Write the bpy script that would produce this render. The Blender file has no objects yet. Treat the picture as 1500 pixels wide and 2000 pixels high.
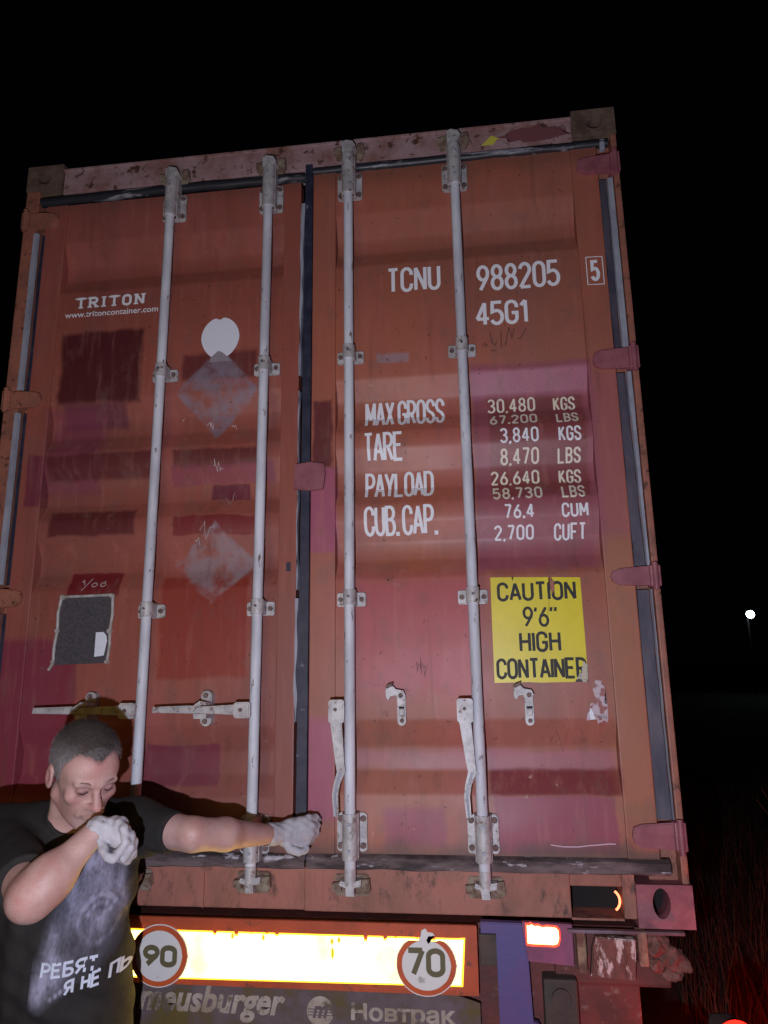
import bpy, bmesh, math, random
import numpy as np
from mathutils import Vector, Matrix, noise as mnoise
from mathutils.bvhtree import BVHTree
random.seed(7); rng = np.random.RandomState(5)
S = bpy.context.scene; COL = S.collection
R = math.radians
ZB = 1.12                                   # height of the container floor edge above the ground

# ------------------------------------------------------------------ camera
cd = bpy.data.cameras.new('camera'); cam = bpy.data.objects.new('camera', cd); COL.objects.link(cam)
cd.sensor_fit = 'HORIZONTAL'; cd.sensor_width = 36; cd.lens = 33.342
cd.clip_start = 0.05; cd.clip_end = 900
r_ = Vector((0.99217235, 0.12414252, -0.01351501)); u_ = Vector((0.04027651, -0.21568407, 0.9756322)); f_ = Vector((-0.11820246, 0.96853963, 0.2189958))
m = Matrix.Identity(4)
for i in range(3):
    m[i][0] = r_[i]; m[i][1] = u_[i]; m[i][2] = -f_[i]
CAM = Vector((1.8153, -2.4630, 0.7637 + ZB))
m.translation = CAM; cam.matrix_world = m
S.camera = cam
# ------------------------------------------------------------------ world: night sky
w = bpy.data.worlds.new('World'); S.world = w; w.use_nodes = True
bg = w.node_tree.nodes['Background']; bg.inputs[0].default_value = (0.35, 0.5, 1.0, 1); bg.inputs[1].default_value = 0.0006
# ------------------------------------------------------------------ lamps
def lamp(name, loc, power, color, rad):
    l = bpy.data.lights.new(name, 'POINT'); l.energy = power; l.color = color; l.shadow_soft_size = rad
    o = bpy.data.objects.new(name, l); COL.objects.link(o); o.location = loc; return o
lamp('phone_flash', (1.67, -2.47, 0.50 + ZB), 164, (0.80, 0.83, 1.0), 0.012)
lamp('warm_fill', (0.85, -2.25, 0.80 + ZB), 17, (1.0, 0.60, 0.15), 0.35)  # added unseen warm fill that lifts the shadows
S.view_settings.view_transform = 'Standard'; S.view_settings.look = 'None'
S.view_settings.exposure = 0.0; S.view_settings.gamma = 1.0
S.render.engine = 'CYCLES'

# ------------------------------------------------------------------ materials
def nodes(mt):
    mt.use_nodes = True; nt = mt.node_tree; return nt, nt.nodes, nt.links, nt.nodes['Principled BSDF']
def mat(name, col, rough=0.6, metal=0.0, spec=0.5, col2=None, scale=12, stretch=(1, 1, 1), lo=.42, hi=.62, bump=0, bscale=60, emit=None, es=0, col3=None, s3=30, lo3=.6, hi3=.7):
    mt = bpy.data.materials.new(name); nt, N, L, P = nodes(mt)
    P.inputs['Base Color'].default_value = (*col, 1); P.inputs['Roughness'].default_value = rough
    P.inputs['Metallic'].default_value = metal; P.inputs['Specular IOR Level'].default_value = spec
    tc = N.new('ShaderNodeTexCoord'); mp = N.new('ShaderNodeMapping'); L.new(tc.outputs['Object'], mp.inputs[0]); mp.inputs['Scale'].default_value = stretch
    cur = None
    def mixn(prev, c0, c1, sc, a, b):
        n = N.new('ShaderNodeTexNoise'); n.inputs['Scale'].default_value = sc; n.inputs['Detail'].default_value = 6; n.inputs['Roughness'].default_value = .65; L.new(mp.outputs[0], n.inputs[0])
        mr = N.new('ShaderNodeMapRange'); mr.inputs[1].default_value = a; mr.inputs[2].default_value = b; L.new(n.outputs[0], mr.inputs[0])
        mx = N.new('ShaderNodeMix'); mx.data_type = 'RGBA'; L.new(mr.outputs[0], mx.inputs[0])
        if prev: L.new(prev, mx.inputs[6])
        else: mx.inputs[6].default_value = (*c0, 1)
        mx.inputs[7].default_value = (*c1, 1); return mx.outputs[2]
    if col2: cur = mixn(None, col, col2, scale, lo, hi)
    if col3: cur = mixn(cur, col, col3, s3, lo3, hi3)
    if cur: L.new(cur, P.inputs['Base Color'])
    if bump:
        n = N.new('ShaderNodeTexNoise'); n.inputs['Scale'].default_value = bscale; n.inputs['Detail'].default_value = 5; L.new(mp.outputs[0], n.inputs[0])
        b = N.new('ShaderNodeBump'); b.inputs['Strength'].default_value = bump; b.inputs['Distance'].default_value = .004
        L.new(n.outputs[0], b.inputs['Height']); L.new(b.outputs[0], P.inputs['Normal'])
    if emit:
        P.inputs['Emission Color'].default_value = (*emit, 1); P.inputs['Emission Strength'].default_value = es
    return mt
ORANGE = (.40, .118, .068); BROWN = (.32, .112, .078); MAROON = (.115, .018, .022); PURPLE = (.29, .075, .105); DRED = (.20, .02, .025)
def door_paint(name, patches, base=None):
    """weathered container paint with repainted patches; patch = (x, z, hx, hz, colour, softness, strength[, 'd'])"""
    mt = bpy.data.materials.new(name); nt, N, L, P = nodes(mt)
    def M(op, a, b=None, c=None):
        n = N.new('ShaderNodeMath'); n.operation = op
        for i, v in enumerate((a, b, c)):
            if v is None: continue
            if isinstance(v, (int, float)): n.inputs[i].default_value = v
            else: L.new(v, n.inputs[i])
        return n.outputs[0]
    tc = N.new('ShaderNodeTexCoord'); obj = tc.outputs['Object']
    def noise(sc, stretch=(1, 1, 1), det=5):
        mp = N.new('ShaderNodeMapping'); mp.inputs['Scale'].default_value = stretch; L.new(obj, mp.inputs[0])
        n = N.new('ShaderNodeTexNoise'); n.inputs['Scale'].default_value = sc; n.inputs['Detail'].default_value = det; n.inputs['Roughness'].default_value = .6
        L.new(mp.outputs[0], n.inputs[0]); return n
    def rr(v, a, b, to=1.0):
        n = N.new('ShaderNodeMapRange'); n.interpolation_type = 'SMOOTHSTEP'; n.inputs[1].default_value = a; n.inputs[2].default_value = b; n.inputs[4].default_value = to
        L.new(v, n.inputs[0]); return n.outputs[0]
    def mix(f, a, b):
        n = N.new('ShaderNodeMix'); n.data_type = 'RGBA'; L.new(f, n.inputs[0])
        for i, v in ((6, a), (7, b)):
            if isinstance(v, tuple): n.inputs[i].default_value = (*v, 1)
            else: L.new(v, n.inputs[i])
        return n.outputs[2]
    warp = noise(9, (1, 1, 1), 4); sv = N.new('ShaderNodeSeparateColor'); L.new(warp.outputs['Color'], sv.inputs[0])
    sx = N.new('ShaderNodeSeparateXYZ'); L.new(obj, sx.inputs[0])
    X = M('ADD', sx.outputs[0], M('MULTIPLY', M('SUBTRACT', sv.outputs[0], .5), .038))
    Z = M('ADD', sx.outputs[2], M('MULTIPLY', M('SUBTRACT', sv.outputs[1], .5), .038))
    ba = base or (ORANGE, BROWN)
    cur = mix(rr(noise(1.6, (1, 1, .5)).outputs[0], .35, .65), ba[0], ba[1])
    cur = mix(rr(noise(3.0, (1.6, 1, .35)).outputs[0], .45, .75, .55), cur, (.42, .115, .10))
    for p in patches:
        x, z, hx, hz, c, soft, st = p[:7]
        ax = M('ABSOLUTE', M('SUBTRACT', X, x)); az = M('ABSOLUTE', M('SUBTRACT', Z, z))
        if len(p) > 7:
            d = M('SUBTRACT', M('ADD', M('DIVIDE', ax, hx), M('DIVIDE', az, hz)), 1.0)
            g = M('MULTIPLY', M('MULTIPLY', rr(d, soft * 6, -soft * 6), rr(noise(14, (1, 1, 1), 8).outputs[0], .32, .62)), st)
        else:
            d = M('MAXIMUM', M('SUBTRACT', ax, hx), M('SUBTRACT', az, hz))
            g = M('MULTIPLY', rr(d, soft * .7, -soft * .7), st)
        cur = mix(g, cur, c)
    cur = mix(rr(noise(30, (1, 1, .12), 4).outputs[0], .50, .72, .22), cur, (.50, .20, .16))
    cur = mix(rr(noise(11, (1, 1, .7), 7).outputs[0], .52, .68, .35), cur, (.20, .10, .085))
    # streaks of rust and dirt, fine specks, scuffs
    cur = mix(rr(noise(22, (1, 1, .06), 5).outputs[0], .55, .75, .45), cur, (.16, .055, .035))
    cur = mix(rr(noise(70, (1, 1, .8), 3).outputs[0], .66, .73, .75), cur, (.07, .028, .02))
    cur = mix(rr(noise(45, (.25, 1, 1), 6).outputs[0], .69, .76, .25), cur, (.5, .38, .36))
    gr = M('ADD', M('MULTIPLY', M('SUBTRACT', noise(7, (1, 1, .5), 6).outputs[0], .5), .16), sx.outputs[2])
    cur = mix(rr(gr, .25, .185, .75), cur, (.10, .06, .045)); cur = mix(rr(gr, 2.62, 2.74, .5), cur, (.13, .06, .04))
    L.new(cur, P.inputs['Base Color'])
    L.new(rr(noise(5, (1, 1, .4), 6).outputs[0], .3, .7, .5), P.inputs['Roughness'])
    ro = N.new('ShaderNodeMapRange'); ro.inputs[3].default_value = .38; ro.inputs[4].default_value = .62; L.new(noise(4).outputs[0], ro.inputs[0]); L.new(ro.outputs[0], P.inputs['Roughness'])
    P.inputs['Specular IOR Level'].default_value = .5
    b = N.new('ShaderNodeBump'); b.inputs['Strength'].default_value = .35; b.inputs['Distance'].default_value = .012
    hsum = M('ADD', noise(3.2, (1, 1, 1), 2).outputs[0], M('MULTIPLY', noise(60, (1, 1, .6), 4).outputs[0], .06))
    L.new(hsum, b.inputs['Height']); L.new(b.outputs[0], P.inputs['Normal'])
    return mt
GREYR = (.30, .27, .33)
PR = [(2.06, 1.48, .215, .38, PURPLE, .02, .85), (2.07, 1.56, .17, .20, (.20, .045, .04), .015, .75), (2.055, 1.79, .21, .05, (.42, .13, .20), .012, .6),
      (1.62, .88, .22, .20, (.45, .09, .115), .08, .75), (2.05, .28, .19, .085, (.28, .045, .085), .008, .9), (2.06, .41, .205, .042, DRED, .01, .95), (2.05, .475, .21, .028, (.40, .12, .17), .01, .6),
      (1.60, .27, .10, .06, (.30, .05, .11), .02, .7), (1.60, .475, .26, .028, (.42, .16, .19), .015, .5), (1.29, 1.34, .05, .16, (.36, .08, .16), .01, .8), (1.285, .45, .05, .16, (.36, .08, .16), .03, .8),
      (1.29, 1.63, .036, .13, MAROON, .012, .9), (1.555, 1.915, .06, .018, GREYR, .01, .55), (2.31, 1.5, .05, .30, (.34, .10, .13), .03, .5), (2.31, .75, .05, .45, (.36, .15, .07), .05, .6)]
PL = [(.39, 1.96, .17, .15, (.075, .010, .014), .018, .93), (.37, 1.76, .13, .05, (.12, .03, .05), .02, .75), (.30, 1.62, .11, .17, (.22, .04, .08), .04, .6), (.42, 1.55, .22, .05, MAROON, .015, .85),
      (.40, 1.325, .17, .048, MAROON, .012, .9), (.88, 1.93, .15, .055, MAROON, .02, .85), (.88, 1.56, .17, .035, MAROON, .012, .85), (.90, 1.50, .20, .035, (.25, .045, .075), .01, .7),
      (.93, 1.43, .075, .03, (.14, .02, .04), .006, .9), (.895, 1.30, .17, .035, DRED, .006, .9), (.86, .93, .165, .18, (.27, .032, .020), .015, .85),
      (.425, 1.095, .10, .042, (.17, .012, .018), .006, .95), (.24, .62, .15, .27, (.21, .022, .045), .015, .85), (.20, .50, .12, .40, (.24, .045, .07), .03, .5), (.785, .455, .14, .068, (.19, .03, .055), .008, .8),
      (.16, 1.50, .035, .10, (.16, .02, .05), .012, .8), (.872, 1.825, .165, .18, (.24, .20, .25), .012, .8, 'd'), (.885, 1.16, .16, .15, (.30, .23, .25), .012, .8, 'd')]
M_DR = door_paint('door_paint_right', PR); M_DL = door_paint('door_paint_left', PL, ((.33, .088, .058), (.25, .078, .062)))
M_FR = mat('frame_paint', (.36, .13, .085), .55, col2=(.25, .10, .07), scale=7, col3=(.11, .045, .03), s3=34, lo3=.56, hi3=.66, bump=.5, bscale=40)
M_HDR = mat('header_paint', (.40, .26, .27), .6, col2=(.26, .12, .10), scale=6, col3=(.09, .04, .025), s3=22, lo3=.56, hi3=.64, bump=.4)
M_CAST = mat('casting_paint', (.17, .11, .08), .7, col2=(.085, .05, .035), scale=14, bump=.6, bscale=50)
M_CASTP = mat('casting_purple', (.32, .11, .13), .55, col2=(.22, .07, .09), scale=12, bump=.4)
M_PURP = mat('purple_paint', (.31, .105, .125), .5, col2=(.24, .07, .09), scale=14, bump=.2)
M_SIDE = mat('side_paint', (.30, .10, .07), .6, col2=(.2, .08, .05), scale=3)
M_ROD = mat('rod_galvanised', (.70, .71, .77), .6, .0, col2=(.50, .50, .55), scale=9, stretch=(1, 1, .3), col3=(.16, .10, .08), s3=55, lo3=.62, hi3=.68)
M_BRK = mat('bracket_steel', (.54, .52, .52), .5, .1, col2=(.38, .36, .36), scale=20, col3=(.17, .09, .06), s3=45, lo3=.56, hi3=.68, bump=.4, bscale=80)
M_BOLT = mat('bolt_rust', (.13, .075, .07), .7, .3, col2=(.22, .15, .13), scale=60)
M_RUB = mat('rubber', (.016, .018, .040), .55, col2=(.035, .035, .06), scale=18, col3=(.22, .21, .25), s3=20, lo3=.66, hi3=.74, stretch=(1, 1, 1))
M_RUBH = mat('rubber_top', (.02, .021, .028), .45, col3=(.30, .29, .33), s3=9, lo3=.53, hi3=.60, stretch=(.35, 1, 3))
M_RUBB = mat('rubber_bottom', (.05, .035, .035), .8, col2=(.17, .12, .12), scale=11, col3=(.50, .46, .50), s3=14, lo3=.60, hi3=.66, stretch=(.6, 1, 2.2), bump=.8)
M_STRIP = mat('grey_strip', (.36, .37, .43), .5, col2=(.25, .25, .31), scale=14, stretch=(1, 1, .4))
M_STRIPD = mat('slate_strip', (.055, .05, .075), .5, col2=(.12, .10, .125), scale=10, stretch=(1, 1, .3))
M_WHITE = mat('letter_white', (.82, .82, .86), .5, col3=(.45, .35, .36), s3=70, lo3=.68, hi3=.74)
M_CREAM = mat('letter_cream', (.78, .70, .56), .5, col3=(.40, .25, .20), s3=60, lo3=.60, hi3=.68)
M_YEL = mat('sticker_yellow', (.75, .62, .012), .4, col2=(.66, .54, .01), scale=5, col3=(.35, .26, .04), s3=60, lo3=.72, hi3=.76)
M_INK = mat('ink_black', (.015, .014, .012), .6)
M_INKB = mat('ink_brown', (.09, .06, .02), .6)
M_BLOB = mat('blob_white', (.80, .80, .87), .5)
M_NET = mat('net_dark', (.085, .075, .085), .7, col2=(.045, .04, .045), scale=160, lo=.4, hi=.6)
M_SEAL = mat('sealant', (.50, .47, .46), .6, col2=(.32, .28, .24), scale=25)
M_PAPER = mat('paper_label', (.78, .80, .88), .5, col3=(.3, .35, .5), s3=40, lo3=.62, hi3=.66, stretch=(.2, 1, 1))
M_SCUFF = mat('bare_scuff', (.62, .52, .50), .6)
M_GLUE = mat('sticker_residue', (.55, .44, .48), .6, col3=(.32, .12, .11), s3=40, lo3=.50, hi3=.54)
M_DARK = mat('dark_void', (.01, .008, .008), .9)  # near-black for holes and slots, their shade put into the colour

# ------------------------------------------------------------------ mesh helpers
def link(name, me, mt, parent=None, loc=None, smooth=False):
    o = bpy.data.objects.new(name, me); COL.objects.link(o)
    if mt is not None:
        for x in (mt if isinstance(mt, (list, tuple)) else [mt]): me.materials.append(x)
    if parent: o.parent = parent
    if loc: o.location = loc
    if smooth: me.polygons.foreach_set('use_smooth', [True] * len(me.polygons))
    return o
def tag(o, label=None, cat=None, group=None, kind=None):
    for k, v in (('label', label), ('category', cat), ('group', group), ('kind', kind)):
        if v: o[k] = v
    return o
def empty(name, loc=(0, 0, 0)):
    o = bpy.data.objects.new(name, None); COL.objects.link(o); o.location = loc; return o
class MB:
    def __init__(s): s.bm = bmesh.new()
    def box(s, x0, x1, y0, y1, z0, z1, bev=.0, mi=0, rot=None):
        b = bmesh.new(); bmesh.ops.create_cube(b, size=1)
        bmesh.ops.scale(b, vec=(x1 - x0, y1 - y0, z1 - z0), verts=b.verts)
        if bev: bmesh.ops.bevel(b, geom=b.edges[:], offset=bev, segments=2, affect='EDGES', profile=.6)
        if rot: bmesh.ops.rotate(b, verts=b.verts, matrix=Matrix.Rotation(rot[0], 3, rot[1]))
        bmesh.ops.translate(b, vec=((x0 + x1) / 2, (y0 + y1) / 2, (z0 + z1) / 2), verts=b.verts)
        return s._add(b, mi)
    def cyl(s, p0, p1, r0, r1=None, seg=20, mi=0, cap=True):
        p0 = Vector(p0); p1 = Vector(p1); d = p1 - p0; b = bmesh.new()
        bmesh.ops.create_cone(b, cap_ends=cap, segments=seg, radius1=r0, radius2=r1 or r0, depth=d.length)
        q = Vector((0, 0, 1)).rotation_difference(d.normalized())
        bmesh.ops.rotate(b, verts=b.verts, matrix=q.to_matrix()); bmesh.ops.translate(b, vec=(p0 + p1) / 2, verts=b.verts)
        for f in b.faces: f.smooth = len(f.verts) == 4
        for e in b.edges:
            if any(len(f.verts) != 4 for f in e.link_faces): e.smooth = False
        return s._add(b, mi)
    def prism(s, pts, y0, y1, mi=0, bev=0):
        """outline pts (x, z) extruded from y0 (front) to y1"""
        b = bmesh.new(); vs = [b.verts.new((x, y0, z)) for x, z in pts]; f = b.faces.new(vs)
        e = bmesh.ops.extrude_face_region(b, geom=[f]); bmesh.ops.translate(b, vec=(0, y1 - y0, 0), verts=[v for v in e['geom'] if isinstance(v, bmesh.types.BMVert)])
        bmesh.ops.recalc_face_normals(b, faces=b.faces[:])
        if bev: bmesh.ops.bevel(b, geom=[x for x in b.edges if abs(x.verts[0].co.y - y0) < 1e-6 and abs(x.verts[1].co.y - y0) < 1e-6], offset=bev, segments=2, affect='EDGES')
        return s._add(b, mi)
    def tube(s, pts, rad, seg=10, mi=0):
        for a, b in zip(pts[:-1], pts[1:]): s.cyl(a, b, rad, seg=seg, mi=mi)
        return s
    def flat(s, pts, y, mi=0):
        vs = [s.bm.verts.new((x, y, z)) for x, z in pts]; f = s.bm.faces.new(vs); f.material_index = mi
        f.normal_update()
        if f.normal.y > 0: f.normal_flip()
        return s
    def _add(s, b, mi):
        for f in b.faces: f.material_index = mi
        me = bpy.data.meshes.new('t'); b.to_mesh(me); b.free(); s.bm.from_mesh(me); bpy.data.meshes.remove(me); return s
    def build(s, name, mt, parent=None, loc=None):
        me = bpy.data.meshes.new(name); s.bm.to_mesh(me); s.bm.free(); return link(name, me, mt, parent, loc)
def rrect(x0, x1, z0, z1, r, n=5):
    o = []
    for cx, cz, a in ((x1 - r, z1 - r, 0), (x0 + r, z1 - r, 90), (x0 + r, z0 + r, 180), (x1 - r, z0 + r, 270)):
        for k in range(n + 1): t = R(a + 90 * k / n); o.append((cx + r * math.cos(t), cz + r * math.sin(t)))
    return o
# ---- corrugated door profile: depth of the face (y) as a function of z
PY = .006; DEP = .039
REC = [(2.539, 2.439, 2.377, 2.307), (1.837, 1.756, 1.687, 1.625), (1.561, 1.484, 1.414, 1.353), (1.288, 1.215, 1.148, 1.086), (.604, .518, .441, .369)]
def prof(z, dz=0):
    z -= dz
    for a, b, c, d in REC:
        if d < z < a:
            if z > b: return PY + DEP * (a - z) / (a - b)
            if z > c: return PY + DEP
            return PY + DEP * (z - d) / (c - d)
    return PY
def breaks(dz): return [z + dz for t in REC for z in t]

# ------------------------------------------------------------------ stroke lettering
def arc(cx, cz, rx, rz, a0, a1, n=8): return [(cx + rx * math.cos(R(a0 + (a1 - a0) * i / n)), cz + rz * math.sin(R(a0 + (a1 - a0) * i / n))) for i in range(n + 1)]
K = .24
OV = arc(.5, 1 - K, .5, K, 180, 0) + arc(.5, K, .5, K, 0, -180) + [(0, 1 - K)]
G = {
 'O': [OV], '0': [OV],
 'C': [[(1, .70)] + arc(.5, 1 - K, .5, K, 0, 180) + arc(.5, K, .5, K, 180, 360) + [(1, .30)]],
 'G': [[(1, .70)] + arc(.5, 1 - K, .5, K, 0, 180) + arc(.5, K, .5, K, 180, 360) + [(1, .46), (.5, .46)]],
 'U': [[(0, 1)] + arc(.5, K, .5, K, 180, 360) + [(1, 1)]],
 'D': [[(0, 0), (0, 1)] + [(.4, 1)] + arc(.5, .74, .5, .26, 90, 0)[1:] + arc(.5, .26, .5, .26, 0, -90)[:-1] + [(.4, 0), (0, 0)]],
 'P': [[(0, 0), (0, 1), (.45, 1)] + arc(.5, .73, .5, .27, 90, -90)[1:-1] + [(.45, .46), (0, .46)]],
 'R': [[(0, 0), (0, 1), (.45, 1)] + arc(.5, .74, .5, .26, 90, -90)[1:-1] + [(.45, .48), (0, .48)], [(.45, .48), (1, 0)]],
 'B': [[(0, .52), (0, 1), (.45, 1)] + arc(.48, .76, .46, .24, 90, -90)[1:-1] + [(.45, .52), (0, .52), (0, 0), (.5, 0)] + arc(.5, .26, .5, .26, -90, 90)[1:-1] + [(.45, .52)]],
 'S': [[(1, .74)] + arc(.5, .76, .5, .24, 10, 200, 9) + [(.22, .56), (.78, .44)] + arc(.5, .24, .5, .24, 20, -170, 9) + [(0, .26)]],
 'T': [[(0, 1), (1, 1)], [(.5, 1), (.5, 0)]], 'E': [[(1, 1), (0, 1), (0, 0), (1, 0)], [(0, .52), (.85, .52)]], 'F': [[(1, 1), (0, 1), (0, 0)], [(0, .5), (.85, .5)]],
 'L': [[(0, 1), (0, 0), (1, 0)]], 'H': [[(0, 1), (0, 0)], [(1, 1), (1, 0)], [(0, .52), (1, .52)]], 'N': [[(0, 0), (0, 1), (1, 0), (1, 1)]],
 'M': [[(0, 0), (0, 1), (.6, .25), (1.2, 1), (1.2, 0)]], 'A': [[(-.05, 0), (.5, 1), (1.05, 0)], [(.17, .3), (.83, .3)]], 'X': [[(0, 0), (1, 1)], [(0, 1), (1, 0)]],
 'Y': [[(-.05, 1), (.5, .45), (.5, 0)], [(1.05, 1), (.5, .45)]], 'K': [[(0, 0), (0, 1)], [(.9, 1), (.02, .42)], [(.25, .58), (1, 0)]], 'I': [[(0, 0), (0, 1)]],
 '1': [[(0, .78), (.45, 1), (.45, 0)]], '2': [arc(.5, .74, .5, .26, 170, -20) + [(0, 0), (1, 0)]],
 '3': [arc(.45, .76, .5, .24, 160, -80) + [(.35, .52)], [(.4, .52)] + arc(.45, .26, .55, .26, 80, -160)],
 '4': [[(.72, 0), (.72, 1), (-.05, .26), (1.1, .26)]], '5': [[(.95, 1), (.08, 1), (.03, .56)] + arc(.45, .31, .55, .31, 110, -155, 10)],
 '6': [[(.8, 1), (.12, .5)] + arc(.5, .29, .5, .29, 150, -210, 14)], '7': [[(0, 1), (1, 1), (.35, 0)]],
 '8': [arc(.5, .76, .44, .24, -90, 270, 14), arc(.5, .26, .5, .26, 90, 450, 14)], '9': [[(.2, 0), (.88, .5)] + arc(.5, .71, .5, .29, -30, 330, 14)],
 '.': [[(0, 0), (0, .07)]], ',': [[(.05, .05), (-.15, -.14)]], "'": [[(.1, 1), (0, .78)]], '-': [[(0, .5), (.6, .5)]], '/': [[(0, 0), (.8, 1)]],
 'П': [[(0, 0), (0, 1), (1, 1), (1, 0)]], 'Б': [[(.95, 1), (0, 1), (0, 0), (.5, 0)] + arc(.5, .27, .5, .27, -90, 90)[1:-1] + [(.45, .54), (0, .54)]],
 'Ь': [[(0, 1), (0, 0), (.5, 0)] + arc(.5, .27, .5, .27, -90, 90)[1:-1] + [(.45, .54), (0, .54)]],
}
G['Я'] = [[(1 - x, z) for x, z in st] for st in G['R']]; G['Е'] = G['E']; G['Т'] = G['T']; G['Н'] = G['H']; G['Р'] = G['P']
WD = {'.': .0, ',': .0, "'": .12, 'I': 0, '1': .5, 'M': 1.2, ' ': .05, '-': .6, '/': .8}
def stroke(bm, pts, t, y, mi=0):
    """ribbon of width t along pts (x, z) in the plane y"""
    P = [Vector(p) for p in pts]
    for i in range(1, len(P) - 1):
        a, c = P[i] - P[i - 1], P[i + 1] - P[i]
        if a.length > t * 1.5 and c.length > t * 1.5 and a.angle(c) > R(105):
            stroke(bm, pts[:i + 1], t, y, mi); stroke(bm, pts[i:], t, y - .00015, mi); return
    P = [p for i, p in enumerate(P) if i == 0 or (p - P[i - 1]).length > 1e-5]
    if len(P) < 2: return
    closed = (P[0] - P[-1]).length < 1e-5
    if closed: P = P[:-1]
    n = len(P); Lp = []
    for i in range(n):
        a = P[i - 1] if (i > 0 or closed) else None; c = P[(i + 1) % n] if (i < n - 1 or closed) else None
        d1 = (P[i] - a).normalized() if a is not None else None; d2 = (c - P[i]).normalized() if c is not None else None
        if d1 is None: d1 = d2
        if d2 is None: d2 = d1
        nn = Vector((-(d1 + d2).y, (d1 + d2).x))
        if nn.length < 1e-4: nn = Vector((-d1.y, d1.x))
        nn.normalize(); k = nn.dot(Vector((-d1.y, d1.x))); off = min(t / 2 / max(k, .35), t * .9)
        Lp.append((P[i] + nn * off, P[i] - nn * off))
    V = [(bm.verts.new((a.x, y - .0004 * i / n, a.y)), bm.verts.new((b.x, y - .0004 * i / n, b.y))) for i, (a, b) in enumerate(Lp)]
    for i in range(n if closed else n - 1):
        a, b = V[i], V[(i + 1) % n]
        try: f = bm.faces.new((a[0], b[0], b[1], a[1])); f.material_index = mi
        except ValueError: pass
def text_bm(txt, x0, x1, z0, z1, t, gap=.55, slope=0, sh=0, y=0.0, wmul=None):
    """letters between x0..x1 and z0..z1 (outer edges), stroke t; slope tilts the line, sh shears letters"""
    bm = bmesh.new(); h = z1 - z0 - t
    ws = [WD.get(c, 1.0) for c in txt]; tot = sum(ws) + gap * (len(txt) - 1); lw = (x1 - x0 - t) / tot; x = x0 + t / 2; k = 0
    for c, wd in zip(txt, ws):
        for st in G.get(c, []):
            if c in ".": st = [(0, 0), (0, .02)]
            k += 1
            pts = [(x + px * lw + (pz * h) * sh, z0 + t / 2 + pz * h + slope * (x + px * lw - x0)) for px, pz in st]
            if c == '.':
                cx, cz = pts[0]; stroke(bm, [(cx, cz - t * .55), (cx, cz + t * .65)], t * 1.15, y - .00012 * (k % 5))
            else: stroke(bm, pts, t, y - .00012 * (k % 5))
        x += (wd + gap) * lw
    return bm
def drape(bm, dz, off=.0026):
    """cut a flat decal at the bends of the pressed panel and lay it on the sheet"""
    for z in breaks(dz):
        bmesh.ops.bisect_plane(bm, geom=bm.verts[:] + bm.edges[:] + bm.faces[:], plane_co=(0, 0, z), plane_no=(0, 0, 1))
    for v in bm.verts: v.co.y += prof(v.co.z, dz) - off
def decal(name, bm, mt, parent, dz=None, off=.0026):
    if dz is not None: drape(bm, dz, off)
    for f in bm.faces:
        f.normal_update()
        if f.normal.y > 0: f.normal_flip()
    me = bpy.data.meshes.new(name); bm.to_mesh(me); bm.free(); return link(name, me, mt, parent)
def poly_bm(pts, y=0.0):
    bm = bmesh.new(); bm.faces.new([bm.verts.new((x, y, z)) for x, z in pts]); bmesh.ops.triangulate(bm, faces=bm.faces[:]); return bm
def font_bm(txt, x0, x1, z0, z1, y=0.0, bold=0.0, shear=0.0, slope=0.0):
    cu = bpy.data.curves.new('t', 'FONT'); cu.body = txt; cu.size = 1; cu.offset = bold; cu.shear = shear; cu.resolution_u = 3
    o = bpy.data.objects.new('t', cu); COL.objects.link(o); dg = bpy.context.evaluated_depsgraph_get(); dg.update()
    me = bpy.data.meshes.new_from_object(o.evaluated_get(dg)); bm = bmesh.new(); bm.from_mesh(me)
    bpy.data.objects.remove(o); bpy.data.curves.remove(cu); bpy.data.meshes.remove(me)
    xs = [v.co.x for v in bm.verts]; ys = [v.co.y for v in bm.verts]; a, b, c, d = min(xs), max(xs), min(ys), max(ys)
    for v in bm.verts:
        fx = (v.co.x - a) / (b - a); fz = (v.co.y - c) / (d - c)
        v.co = Vector((x0 + fx * (x1 - x0), y, z0 + fz * (z1 - z0) + slope * fx))
    return bm
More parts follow.
